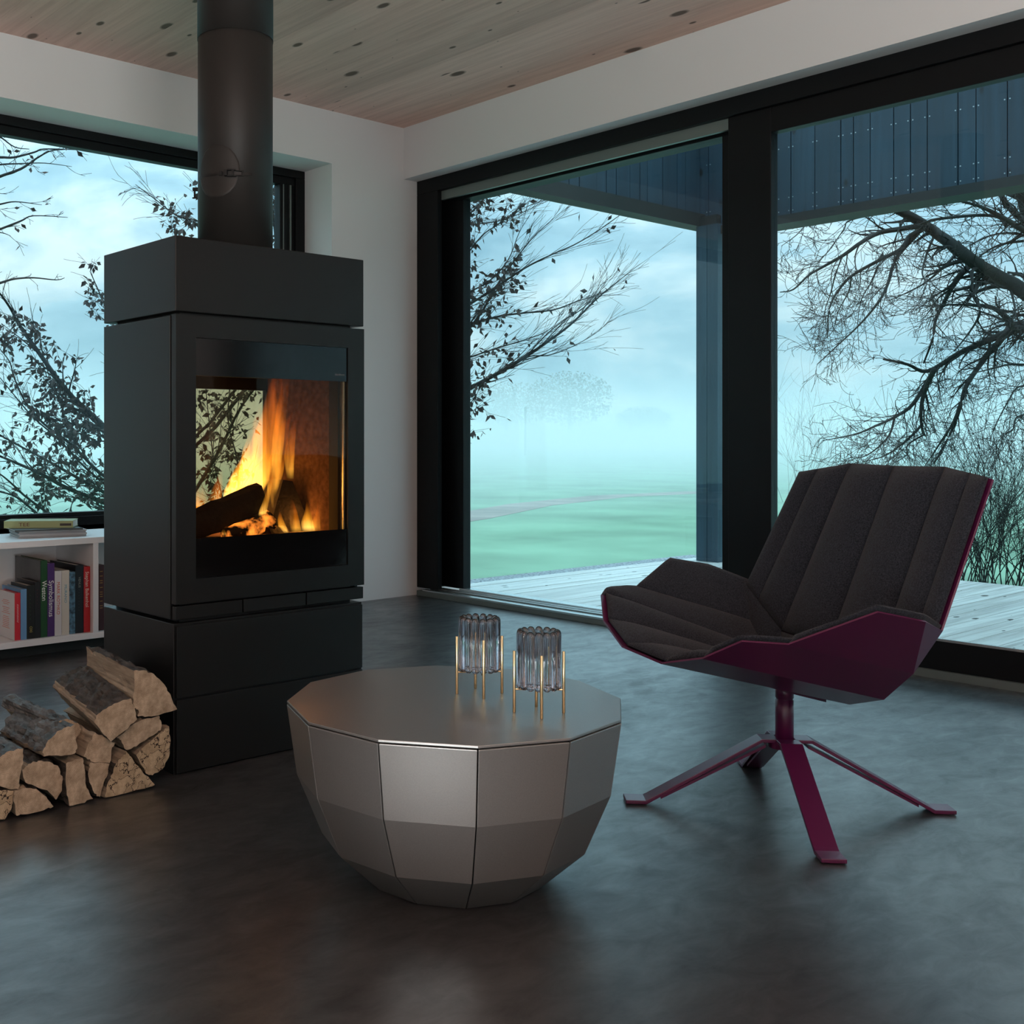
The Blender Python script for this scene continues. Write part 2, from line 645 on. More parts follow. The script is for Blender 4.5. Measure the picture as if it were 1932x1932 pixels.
M['feltedge'] = pbr('charcoal_felt_edge', (0.030, 0.029, 0.028, 1), 0.95, spec=0.1, noise=0.4, nscale=300)
M['bark'] = bark_mat('firewood_bark', (0.012, 0.009, 0.007, 1), (0.10, 0.082, 0.065, 1), 60, 1.0, 0.8)
M['barkgrey'] = bark_mat('firewood_bark_grey', (0.015, 0.014, 0.013, 1), (0.16, 0.155, 0.145, 1), 34, 0.8, 0.6)
M['split'] = wood_mat('split_wood', (0.17, 0.125, 0.085, 1), (0.34, 0.27, 0.19, 1), (0, 0, 0, 1), 'Y', False, 0.85, 90)
M['end'] = endgrain_mat('end_grain', (0.20, 0.145, 0.088, 1), (0.60, 0.475, 0.335, 1))
M['end2'] = endgrain_mat('end_grain_spalted', (0.22, 0.16, 0.09, 1), (0.60, 0.475, 0.31, 1), True)
M['treebark'] = pbr('wet_tree_bark', (0.014, 0.0135, 0.013, 1), 0.8, noise=0.3, nscale=9)
M['treebark2'] = pbr('mossy_tree_bark', (0.013, 0.014, 0.012, 1), 0.85, noise=0.4, nscale=6)
M['farbark'] = pbr('haze_painted_bark', (0.16, 0.18, 0.19, 1), 0.9)  # distance haze painted in as a paler bark colour
M['leaf'] = pbr('withered_beech_leaf', (0.060, 0.040, 0.034, 1), 0.75, noise=0.4, nscale=7)
M['deck'] = wood_mat('weathered_wet_larch', (0.46, 0.445, 0.41, 1), (0.74, 0.73, 0.70, 1), (0.10, 0.085, 0.07, 1), 'X', True, 0.22, 22)
M['clad'] = wood_mat('blue_black_stained_boards', (0.011, 0.030, 0.048, 1), (0.019, 0.048, 0.074, 1), (0.006, 0.01, 0.015, 1), 'Z', True, 0.5, 22)
M['black'] = pbr('black_stained_timber', (0.010, 0.012, 0.012, 1), 0.6)
M['galv'] = pbr('screw_head', (0.45, 0.5, 0.52, 1), 0.35, metal=1.0)
M['gravel'] = pbr('gravel_edge', (0.30, 0.32, 0.34, 1), 0.9, noise=0.8, nscale=60)
M['field'] = pbr('winter_pasture', (0.20, 0.33, 0.22, 1), 0.95, noise=0.25, nscale=0.6)
M['track'] = pbr('bare_earth_track', (0.30, 0.25, 0.22, 1), 0.95, noise=0.3, nscale=1.2)

# fog
def fog_mat(name, density):
    fm = bpy.data.materials.new(name)
    fm.use_nodes = True
    fnt = fm.node_tree
    fnt.nodes.clear()
    fo = nd(fnt, 'ShaderNodeOutputMaterial')
    fs = nd(fnt, 'ShaderNodeVolumeScatter')
    fs.inputs['Color'].default_value = (0.93, 0.985, 1.0, 1)
    fs.inputs['Density'].default_value = density
    fs.inputs['Anisotropy'].default_value = 0.0
    fnt.links.new(fs.outputs[0], fo.inputs['Volume'])
    try:
        fm.cycles.homogeneous_volume = True
    except Exception:
        pass
    return fm


M['fog'] = fog_mat('ground_fog', 0.042)
M['fog2'] = fog_mat('thin_mist', 0.0075)

# ------------------------------------------------------------------ room shell
XW, YW, ZC = 4.217, 4.748, 2.694      # lintel face, left window wall, ceiling
X0, Y0 = -2.5, -2.9                   # walls behind the camera
XF = 4.32                             # inner face of the big window frame

fl = MB().box(X0, XF + 0.20, Y0, YW + 0.3, -0.12, 0.0).build('floor', M['floor'])
tag(fl, 'dark polished concrete floor of the living room', 'floor', kind='structure')

ceil = empty('ceiling', (X0, Y0, ZC), 'pale knotty pine board ceiling', 'ceiling', kind='structure')
MB().box(X0, XF + 0.3, Y0, YW + 0.3, ZC + 0.03, ZC + 0.12).build('ceiling_slab', M['wall'], ceil)
PW = 0.152
plank_me = MB().box(0, PW - 0.0006, Y0, YW + 0.02, ZC, ZC + 0.029).mesh('plank')
plank_me.materials.append(M['ceil'])
xx = XW + 0.0
while xx > X0:
    xx -= PW
    o = bpy.data.objects.new('plank', plank_me)
    COL.objects.link(o)
    o.location = (xx, 0, 0)
    adopt(o, ceil)

# wall with the picture window over the bookshelf
WX0, WX1, WZ0, WZ1 = 0.35, 3.694, 0.486, 2.409
b = MB()
b.box(X0, WX0, YW, YW + 0.38, -0.1, ZC + 0.03)
b.box(WX1, XF + 0.4, YW, YW + 0.38, -0.1, ZC + 0.03)
b.box(WX0, WX1, YW, YW + 0.38, -0.1, WZ0)
b.box(WX0, WX1, YW, YW + 0.38, WZ1, ZC + 0.03)
tag(b.build('wall_left', M['wall']), 'white plastered wall holding the picture window over the bookshelf', 'wall', kind='structure')

# lintel and far end of the wall with the sliding window
YE = -1.6
b = MB()
b.box(XW, XF + 0.26, Y0, YW, 2.400, ZC + 0.03)
b.box(XW, XF + 0.26, Y0, YE, -0.1, 2.400)
tag(b.build('wall_right', M['wall']), 'white lintel wall above the wide sliding window', 'wall', kind='structure')

# walls behind the camera; their windows are made up to frame the fill lights
RY0, RY1, RZ0, RZ1 = -2.7, -0.6, 0.05, 1.4
b = MB()
b.box(X0 - 0.2, X0, Y0 - 0.2, RY0, -0.1, ZC + 0.03)
b.box(X0 - 0.2, X0, RY1, YW + 0.38, -0.1, ZC + 0.03)
b.box(X0 - 0.2, X0, RY0, RY1, -0.1, RZ0)
b.box(X0 - 0.2, X0, RY0, RY1, RZ1, ZC + 0.03)
tag(b.build('wall_side', M['wall']), 'white wall behind the camera with an added clear window', 'wall', kind='structure')
QX0, QX1 = -2.25, -0.15
b = MB()
b.box(X0, QX0, Y0 - 0.2, Y0, -0.1, ZC + 0.03).box(QX1, XF + 0.26, Y0 - 0.2, Y0, -0.1, ZC + 0.03)
b.box(QX0, QX1, Y0 - 0.2, Y0, -0.1, RZ0).box(QX0, QX1, Y0 - 0.2, Y0, RZ1, ZC + 0.03)
tag(b.build('wall_back', M['wall']), 'white wall at the back of the room with an added wide clear window', 'wall', kind='structure')
w4 = empty('added_window_4', (QX0, Y0, RZ0), 'unseen wide window added in the back wall around a fill light', 'window', kind='structure')
b = MB()
b.box(QX0, QX0 + 0.06, Y0 - 0.14, Y0 - 0.06, RZ0, RZ1).box(QX1 - 0.06, QX1, Y0 - 0.14, Y0 - 0.06, RZ0, RZ1)
b.box(QX0 + 0.06, QX1 - 0.06, Y0 - 0.14, Y0 - 0.06, RZ0, RZ0 + 0.06).box(QX0 + 0.06, QX1 - 0.06, Y0 - 0.14, Y0 - 0.06, RZ1 - 0.06, RZ1)
b.build('window_frame', M['frame'], w4)
MB().box(QX0 + 0.06, QX1 - 0.06, Y0 - 0.105, Y0 - 0.095, RZ0 + 0.06, RZ1 - 0.06).build('pane', M['glass_clear'], w4)
w3 = empty('added_window_3', (X0, RY0, RZ0), 'unseen window added in the wall behind the camera around a fill light', 'window', kind='structure')
b = MB()
b.box(X0 - 0.14, X0 - 0.06, RY0, RY0 + 0.06, RZ0, RZ1).box(X0 - 0.14, X0 - 0.06, RY1 - 0.06, RY1, RZ0, RZ1)
b.box(X0 - 0.14, X0 - 0.06, RY0 + 0.06, RY1 - 0.06, RZ0, RZ0 + 0.06).box(X0 - 0.14, X0 - 0.06, RY0 + 0.06, RY1 - 0.06, RZ1 - 0.06, RZ1)
b.build('window_frame', M['frame'], w3)
MB().box(X0 - 0.105, X0 - 0.095, RY0 + 0.06, RY1 - 0.06, RZ0 + 0.06, RZ1 - 0.06).build('pane', M['glass_clear'], w3)

# ------------------------------------------------------------------ picture window (over the shelf)
w1 = empty('window_1', (WX0, 4.99, WZ0), 'picture window with dark frame behind the stove', 'window', kind='structure')
yf0, yf1 = 4.994, 5.075
b = MB()
b.box(WX0, WX1, yf0, yf1, 2.365, WZ1)            # head
b.box(WX0, WX1, yf0, yf1, WZ0 - 0.02, 0.530)     # sill profile
b.box(WX1 - 0.062, WX1, yf0, yf1, 0.530, 2.365)
b.box(WX0, WX0 + 0.062, yf0, yf1, 0.530, 2.365)
b.build('window_frame', M['frame'], w1, bevel=0.003)
b = MB()
ys0, ys1 = 5.010, 5.065
b.box(WX0 + 0.062, WX1 - 0.062, ys0, ys1, 2.322, 2.365)
b.box(WX0 + 0.062, WX1 - 0.062, ys0, ys1, 0.530, 0.549)
b.box(WX1 - 0.16, WX1 - 0.062, ys0, ys1, 0.549, 2.322)
b.box(WX0 + 0.062, WX0 + 0.16, ys0, ys1, 0.549, 2.322)
b.build('window_sash', M['frame'], w1, bevel=0.003)
b = MB()
b.box(WX1 - 0.098, WX1 - 0.088, ys0 - 0.008, ys0, 0.549, 2.322)
b.box(WX1 - 0.142, WX1 - 0.136, ys0 - 0.005, ys0, 0.549, 2.322)
b.build('glazing_bead', M['alu_dark'], w1)
MB().box(WX0 + 0.16, WX1 - 0.16, 5.036, 5.042, 0.549, 2.322).build('pane', M['glass'], w1)
MB().box(WX0, WX1, YW - 0.005, yf0, WZ0 - 0.022, WZ0).build('window_sill', M['shelf'], w1)

# ------------------------------------------------------------------ wide sliding window
w2 = empty('window_2', (XF, YE, 0), 'wide floor-length sliding window with black frame facing the terrace', 'window', kind='structure')
b = MB()
b.box(XF, XF + 0.20, YE, YW, 2.320, 2.402)                     # head frame
b.box(XF, XF + 0.035, YW - 0.175, YW, 0.045, 2.320)            # jamb, stepped
b.box(XF + 0.035, XF + 0.20, YW - 0.085, YW, 0.045, 2.320)
b.box(XF, XF + 0.20, YE, YE + 0.10, 0.045, 2.320)
b.build('window_frame', M['frame'], w2, bevel=0.003)
b = MB()
b.box(XF + 0.09, XF + 0.15, 2.72, YW - 0.085, 2.265, 2.320)
b.box(XF + 0.09, XF + 0.15, YW - 0.29, YW - 0.085, 0.055, 2.265)
b.build('fixed_sash', M['frame'], w2, bevel=0.003)
b = MB()
b.box(XF + 0.02, XF + 0.075, 2.53, 2.735, 0.03, 2.320)         # meeting stile
b.box(XF + 0.075, XF + 0.15, 2.72, 2.80, 0.055, 2.265)
b.box(XF + 0.02, XF + 0.075, YE + 0.10, 2.53, 2.212, 2.320)    # top rail
b.box(XF + 0.02, XF + 0.075, YE + 0.10, 2.53, 0.03, 0.140)     # tall bottom rail
b.build('sliding_sash', M['frame'], w2, bevel=0.003)
MB().box(XF + 0.018, XF + 0.03, YE + 0.10, 2.52, 0.140, 0.149).build('glazing_bead', M['alu'], w2)
MB().box(XF + 0.002, XF + 0.08, YE + 0.1, 2.735, 0.0, 0.03).build('door_track', M['alu_dark'], w2)
b = MB()
b.box(XF - 0.02, XF + 0.028, 2.735, YW - 0.02, 0.0, 0.030)
b.box(XF + 0.05, XF + 0.085, 2.735, YW - 0.06, 0.0, 0.036)
b.build('sill_base', M['alu_dark'], w2, bevel=0.002)
b = MB()
b.box(XF - 0.014, XF + 0.026, 2.735, YW - 0.06, 0.030, 0.037)
b.box(XF + 0.052, XF + 0.062, 2.735, YW - 0.12, 0.036, 0.044)
b.box(XF + 0.074, XF + 0.084, 2.735, YW - 0.12, 0.036, 0.048)
b.box(XF + 0.088, XF + 0.15, 2.735, YW - 0.26, 0.0, 0.058)
b.build('track_rail', M['alu'], w2, bevel=0.0015)
b = MB()
b.box(XF + 0.03, XF + 0.05, 2.735, YW - 0.175, 2.270, 2.320)
b.box(XF + 0.062, XF + 0.07, 2.735, YW - 0.085, 2.290, 2.320)
b.build('head_track', M['alu_dark'], w2)
MB().box(XF + 0.118, XF + 0.124, 2.80, YW - 0.29, 0.055, 2.265).build('pane', M['glass'], w2)
MB().box(XF + 0.045, XF + 0.051, YE + 0.10, 2.53, 0.140, 2.212).build('pane', M['glass'], w2)

# ------------------------------------------------------------------ terrace
deck = empty('terrace_deck', (4.6, 0, -0.05), 'wet weathered plank deck of the terrace outside the sliding window', 'deck', kind='structure')
PD = 0.126
dk = MB().box(XF + 0.22, 7.62, 0.003, PD - 0.004, -0.05, -0.02).mesh('plank')
dk.materials.append(M['deck'])
random.seed(4)
k = 0
yy = 5.03 - PD
while yy > -3.2:
    o = bpy.data.objects.new('plank', dk)
    COL.objects.link(o)
    o.location = (0, yy, random.uniform(-0.0025, 0.0015))
    adopt(o, deck)
    yy -= PD
MB().box(XF + 0.24, 7.58, -3.2, 5.0, -0.16, -0.056).build('deck_joists', M['black'], deck)
gs = MB().box(XF + 0.2, 7.75, 5.035, 5.22, -0.33, -0.03).build('gravel_edging', M['gravel'])
tag(gs, 'strip of pale gravel along the edge of the deck', 'gravel', kind='stuff')

roof = empty('terrace_frame', (4.5, 0, 2.5), 'open dark timber frame over the terrace with blue-black board fascia', 'pergola', kind='structure')
b = MB()
b.box(XF + 0.201, XF + 0.42, -3.2, YW + 0.38, 2.335, 3.10)
b.build('outer_lintel', M['black'], roof)
b = MB()
b.box(XF + 0.42, 7.60, 4.86, 4.99, 2.525, 2.625)          # side beam
b.box(7.36, 7.60, -3.2, 4.86, 2.450, 2.512)               # front beam
b.build('edge_beam', M['black'], roof)
random.seed(9)
b_w = [0.109, 0.107, 0.189, 0.108, 0.181, 0.188, 0.088, 0.116, 0.157]


def fascia_board(x0, x1, y0, y1, z0, z1):
    o = MB().box(x0, x1, y0, y1, z0, z1).build('board', M['clad'], roof)
    return o


yy = 4.938
i = 0
while yy > -2.6:
    w = b_w[(i + 7) % 9] if i else 0.11
    dx = random.uniform(0, 0.004)
    bo = fascia_board(7.40 + dx, 7.425 + dx, yy - w + 0.006, yy, 2.512, 3.40)
    if yy > 1.5:
        sc = MB()
        for zz in (2.545, 2.64, 3.0):
            for ys in (yy - 0.012, yy - w + 0.018):
                c = Vector((7.398 + dx, ys, zz))
                sc.tube([c, c + Vector((0.003, 0, 0))], 0.0045, 8)
        sc.build('screw', M['galv'], bo)
    yy -= w
    i += 1
xx = 7.394
i = 0
while xx > XF + 0.5:
    w = b_w[(i + 2) % 9]
    dy = random.uniform(0, 0.004)
    fascia_board(xx - w + 0.006, xx, 4.90 + dy, 4.925 + dy, 2.625, 3.40)
    xx -= w
    i += 1
# rear sheathing so no daylight slips between the boards
MB().box(7.44, 7.46, -3.2, 4.96, 2.512, 3.40).box(XF + 0.42, 7.44, 4.945, 4.96, 2.625, 3.40).build('sheathing', M['black'], roof)

post = empty('terrace_post', (7.32, 4.70, -0.05), 'blue-black boarded corner post of the terrace roof', 'post', kind='structure')
MB().box(7.345, 7.52, 4.725, 4.865, -0.05, 2.60).build('core', M['black'], post)
MB().box(7.32, 7.345, 4.793, 4.884, -0.02, 2.525).build('board', M['clad'], post)
MB().box(7.32, 7.345, 4.70, 4.789, -0.02, 2.525).build('board', M['clad'], post)
MB().box(7.345, 7.43, 4.70, 4.725, -0.02, 2.525).build('board', M['clad'], post)
MB().box(7.434, 7.52, 4.70, 4.725, -0.02, 2.525).build('board', M['clad'], post)
MB().box(7.345, 7.52, 4.865, 4.884, -0.02, 2.525).build('board', M['clad'], post)

# ------------------------------------------------------------------ landscape
b = MB()
N = 40
vv, ff = [], []
for j in range(N + 1):
    for i in range(N + 1):
        x = -300 + 900 * i / N
        y = -300 + 900 * j / N
        d = math.hypot(x, y)
        z = -0.35
        if d > 40:
            z += 1.6 * (1 - math.exp(-(d - 40) / 160.0)) * (0.6 + 0.4 * math.sin(x * 0.013 + 1.0) * math.cos(y * 0.011))
        vv.append((x, y, z))
for j in range(N):
    for i in range(N):
        a = j * (N + 1) + i
        ff.append((a, a + 1, a + N + 2, a + N + 1))
fld = b.add(vv, ff).build('field', M['field'], smooth=True)
tag(fld, 'misty green pasture stretching away beyond the terrace', 'field', kind='structure')
tp = [pix_z(780, 990, -0.345), pix_z(875, 976, -0.345), pix_z(1000, 952, -0.345), pix_z(1150, 936, -0.345), pix_z(1330, 928, -0.345)]
vv, ff = [], []
for i, p in enumerate(tp):
    d = (tp[min(i + 1, 4)] - tp[max(i - 1, 0)]).normalized()
    s = Vector((-d.y, d.x, 0)) * 0.45
    vv += [p - s, p + s, p + s + Vector((0, 0, -0.06)), p - s + Vector((0, 0, -0.06))]
for i in range(4):
    for k in range(4):
        ff.append((i * 4 + k, i * 4 + (k + 1) % 4, i * 4 + 4 + (k + 1) % 4, i * 4 + 4 + k))
ff += [(3, 2, 1, 0), (16, 17, 18, 19)]
tr = MB().add(vv, ff).build('dirt_track', M['track'], fix=True)
tag(tr, 'narrow earth track crossing the misty pasture', 'path', kind='structure')

FOG = [(14.0, -90), (320, -90), (320, 320), (-90, 320), (-90, 9.5), (14.0, 9.5)]
fog = MB().prism([(x, y, -0.30) for x, y in FOG], [(x, y, 1.8) for x, y in FOG]).build('ground_fog', M['fog'], fix=True)
tag(fog, 'dense pale ground mist lying over the pasture', 'fog', kind='stuff')
mist = MB().prism([(x, y, 1.805) for x, y in FOG], [(x, y, 7.0) for x, y in FOG]).build('thin_mist', M['fog2'], fix=True)
tag(mist, 'thin mist above the ground fog around the trees', 'mist', kind='stuff')


# ---- trees
def limb_points(pts, D, seed, swing=0.6, sub=4):
    """pixel polyline -> smooth 3D polyline at forward depth D, with a slow drift in depth"""
    rnd = random.Random(seed)
    P = []
    ph = rnd.uniform(0, 6.28)
    n = len(pts)
    drift = rnd.uniform(-swing, swing)
    for i, (x, y) in enumerate(pts):
        P.append(pix(x, y, D + drift * i / max(1, n - 1) + 0.12 * swing * math.sin(ph + 1.7 * i)))
    out = []
    for i in range(n - 1):
        p0, p1, p2, p3 = P[max(i - 1, 0)], P[i], P[i + 1], P[min(i + 2, n - 1)]
        for k in range(sub):
            t = k / sub
            out.append(0.5 * ((2 * p1) + (p2 - p0) * t + (2 * p0 - 5 * p1 + 4 * p2 - p3) * t * t + (3 * p1 - p0 - 3 * p2 + p3) * t ** 3))
    out.append(P[-1])
    return out


def rvec(rnd):
    while True:
        v = Vector((rnd.uniform(-1, 1), rnd.uniform(-1, 1), rnd.uniform(-1, 1)))
        if 0.05 < v.length < 1:
            return v.normalized()


RMIN = [0.0012]


def grow(mb, start, d, length, r, level, rnd, bias, tips, spread=0.75, kids=(3, 6), wander=0.20):
    n = 6 if level > 0 else 4
    pts = [start.copy()]
    dd = d.copy()
    turn = rvec(rnd) * wander
    for i in range(n):
        turn = turn * 0.7 + rvec(rnd) * wander * 0.6
        dd = (dd + turn + bias * 0.09).normalized()
        pts.append(pts[-1] + dd * (length / n))
    rad = [max(r * (1 - 0.72 * i / n), RMIN[0]) for i in range(n + 1)]
    mb.tube(pts, rad, 4 if r > 0.012 else 3, cap=False)
    tips.append((pts[-1], dd))
    if level > 0:
        for k in range(rnd.randint(*kids)):
            t = rnd.uniform(0.2, 1.0)
            j = min(int(t * n), n - 1)
            p = pts[j].lerp(pts[j + 1], t * n - j)
            tips.append((p, dd))
            loc = (pts[j + 1] - pts[j]).normalized()
            nd_ = (loc + rvec(rnd) * spread + bias * 0.2).normalized()
            grow(mb, p, nd_, length * rnd.uniform(0.45, 0.8), max(rad[j] * 0.62, 0.0014), level - 1, rnd, bias, tips, spread, kids, wander)
    else:
        for k in range(2):
            tips.append((pts[k + 1], dd))


def grow_limb(mb, pts, r0, r1, rnd, bias, tips, every, tw_len, level, spread=0.75, start=0.1, kids=(3, 6), wander=0.2):
    n = len(pts)
    rad = [r0 + (r1 - r0) * i / (n - 1) for i in range(n)]
    mb.tube(pts, rad, 7 if r0 > 0.03 else 5, cap=True)
    total = sum((pts[i + 1] - pts[i]).length for i in range(n - 1))
    acc, nxt = 0.0, total * start
    for i in range(n - 1):
        seg = pts[i + 1] - pts[i]
        L = seg.length
        while nxt < acc + L:
            p = pts[i] + seg * ((nxt - acc) / L)
            dd = (seg.normalized() + rvec(rnd) * spread + bias * 0.35).normalized()
            fr = nxt / total
            tips.append((p, dd))
            grow(mb, p, dd, tw_len * rnd.uniform(0.5, 1.25) * (1 - 0.45 * fr), max(rad[i] * 0.42, 0.0018), level, rnd, bias, tips, spread, kids, wander)
            nxt += every * rnd.uniform(0.5, 1.5)
        acc += L


def leaves(mb, spots, rnd, size):
    for p, d in spots:
        a = (d * 0.4 + rvec(rnd) + Vector((0, 0, -0.9))).normalized()
        bdir = a.cross(rvec(rnd)).normalized()
        nrm = a.cross(bdir)
        L = size * rnd.uniform(0.7, 1.3)
        W = L * 0.27
        q = p + a * 0.008
        mb.add([q, q + a * L * 0.45 + bdir * W + nrm * L * 0.10, q + a * L + nrm * L * rnd.uniform(-0.15, 0.15), q + a * L * 0.45 - bdir * W + nrm * L * 0.10, q + a * L * 0.5],
               [(0, 1, 4), (1, 2, 4), (0, 4, 3), (4, 2, 3)])


def zc(pts, ox, oy, s):
    return [(ox + x / s, oy + y / s) for x, y in pts]


def tree(name, label, limbs, D, mat, seed, base_px, bias, every, tw_len, level, leaf_size=0, leaf_frac=0.0, leaf_test=None, r_scale=1.0, swing=0.6, spread=0.75,
         trunk_r=0.09, kids=(3, 6), leaf_n=1, ground=-0.35, wander=0.2, joined=lambda x, y: x < 0 or 197 < x < 868):
    rnd = random.Random(seed)
    tips = []
    base = pix(base_px, 900, D)
    base.z = ground
    root = empty(name, base, label, 'tree')
    mb = MB()
    top = None
    for i, (pts, r0, r1) in enumerate(limbs):
        P = limb_points(pts, D + rnd.uniform(-0.25, 0.25) * swing, seed * 50 + i, swing)
        grow_limb(mb, P, r0 * r_scale, r1 * r_scale, rnd, bias, tips, every, tw_len, level, spread, kids=kids, wander=wander)
        if top is None or P[0].z > top.z:
            top = P[0]
        # join the limb's root to the trunk (limbs that fork off another limb are already attached)
        if not joined(*pts[0]):
            continue
        q = base.copy()
        q.z = max(ground + 0.3, P[0].z - 0.9 * (P[0].xy - base.xy).length - 0.15)
        mid = P[0].lerp(q, 0.5) + Vector((0, 0, -0.06))
        mb.tube([P[0], mid, q], [r0 * r_scale, r0 * r_scale * 1.05, r0 * r_scale * 1.1], 6)
    mb.build('branches', mat, root, smooth=True)
    MB().tube([base, base + Vector((0.02, 0.03, (top.z - base.z) * 0.5)), Vector((base.x, base.y, max(top.z, base.z + 1.0)))], [trunk_r * 1.3, trunk_r, trunk_r * 0.6], 10).build('trunk', mat, root, smooth=True)
    if leaf_size:
        spots = [t for t in tips if leaf_test(t[0], rnd)]
        lb = MB()
        for _ in range(leaf_n):
            leaves(lb, spots, rnd, leaf_size)
        if lb.v:
            lo = lb.build('foliage', M['leaf'], root)
            lo['kind'] = 'stuff'
    return root


def to_px(p):
    ca, sa = math.cos(ANG), math.sin(ANG)
    fw = p.x * ca + p.y * sa
    rt = p.x * sa - p.y * ca
    return CX + FPX * rt / fw, HY - FPX * (p.z - CAMZ) / fw


# beech whose branches fill the picture window (trunk hidden behind the stove)
zb = lambda *p: zc(p, 0, 580, 4.83)
za = lambda *p: zc(p, 0, 240, 5.084)
limbs = [
    (zb((1250, 1480), (950, 1100), (700, 860), (520, 650), (330, 380), (180, 170), (90, 0), (-40, -180)), 0.030, 0.006),
    (zb((1300, 1560), (950, 1140), (800, 1100), (600, 1045), (450, 1010), (300, 960)), 0.016, 0.003),
    (zb((1400, 2000), (950, 1780), (620, 1650), (400, 1530), (200, 1440), (0, 1355), (-200, 1270)), 0.020, 0.006),
    (zb((1350, 1900), (720, 1560), (400, 1380), (230, 1290), (0, 1165), (-160, 1080)), 0.014, 0.004),
    (zb((1500, 2150), (700, 2050), (430, 1870), (230, 1720), (100, 1600), (0, 1520), (-150, 1440)), 0.013, 0.004),
    (zb((1500, 2200), (600, 2080), (330, 1870), (150, 1730), (0, 1680), (-150, 1650)), 0.013, 0.004),
    (zb((1300, 1800), (900, 1500), (650, 1250), (400, 1060), (230, 860), (130, 640), (90, 500), (0, 380)), 0.014, 0.003),
    (zb((1300, 1900), (800, 1480), (520, 1190), (300, 1000), (130, 800), (0, 640)), 0.010, 0.003),
    (zb((1450, 1700), (1300, 900), (1150, 300), (1000, 60), (900, -150), (820, -330)), 0.016, 0.003),
    (zb((1450, 1500), (1500, 500), (1480, 0), (1550, -400), (1600, -700)), 0.018, 0.004),
    (za((2500, 2200), (2300, 1300), (2100, 1000), (1900, 900), (1700, 850), (1500, 700), (1300, 550)), 0.012, 0.002),
    (za((2600, 2200), (2650, 1300), (2600, 700), (2500, 500), (2300, 400)), 0.014, 0.003),
    (zc([(392, 1080), (420, 960), (405, 880), (395, 800), (385, 700)], 0, 0, 1), 0.009, 0.003),
    (zc([(500, 1060), (455, 960), (448, 870), (430, 790), (440, 690)], 0, 0, 1), 0.012, 0.003),
    (zb((1700, 1800), (2000, 1300), (2200, 900), (2500, 500), (2700, 0)), 0.016, 0.003),
]


def leaf_left(p, rnd):
    x, y = to_px(p)
    if y > 585 and x < 215:
        ln = 560 + 1.25 * x
        f = 0.75 if abs(y - ln) < 75 else (0.42 if y > ln else 0.05)
        if x < 60 and y > 700:
            f *= 0.25
        return rnd.random() < f
    if 160 < x < 260 and y > 440:
        return rnd.random() < 0.45
    if x > 300:
        return rnd.random() < 0.40
    return rnd.random() < 0.03


tree('beech_tree', 'bare beech with withered brown leaves outside the picture window', limbs, 7.1, M['treebark'], 11, 300, Vector((-0.1, 0.1, 0.15)), 0.055, 0.34, 1,
     0.046, 1, leaf_left, swing=0.5, spread=0.6, kids=(2, 5), leaf_n=2, trunk_r=0.07, r_scale=0.85)

# bare tree reaching in from the far side of the picture window
limbs = [
    (za((-600, 900), (-200, 560), (0, 474), (200, 400), (350, 300), (480, 230), (620, 215)), 0.012, 0.002),
    (za((-600, 400), (-200, 310), (0, 290), (130, 290), (330, 240), (420, 210), (700, 215), (950, 235)), 0.010, 0.0015),
    (za((-500, -200), (-150, -20), (0, 90), (140, 190), (280, 210)), 0.008, 0.002),
    (za((-600, 900), (-200, 780), (0, 740), (150, 715), (400, 745)), 0.009, 0.0015),
    (za((-600, 1300), (-200, 1060), (0, 980), (200, 900), (320, 850), (650, 865)), 0.010, 0.0015),
    (za((-600, 1700), (-200, 1560), (0, 1495), (140, 1455), (330, 1445), (540, 1465), (620, 1445)), 0.010, 0.0015),
    (za((-600, 600), (-200, 400), (0, 360), (200, 350), (430, 345), (690, 378)), 0.008, 0.0012),
    (za((-500, 1100), (-200, 1020), (0, 1010), (100, 1042)), 0.006, 0.0015),
]
tree('bare_tree', 'thin bare twigs reaching in above the bookshelf', limbs, 6.0, M['treebark'], 23, -330, Vector((0.05, 0, 0.02)), 0.10, 0.17, 1,
     0.04, 1, lambda p, r: r.random() < 0.04, swing=0.4, spread=0.6, kids=(1, 3), trunk_r=0.08)

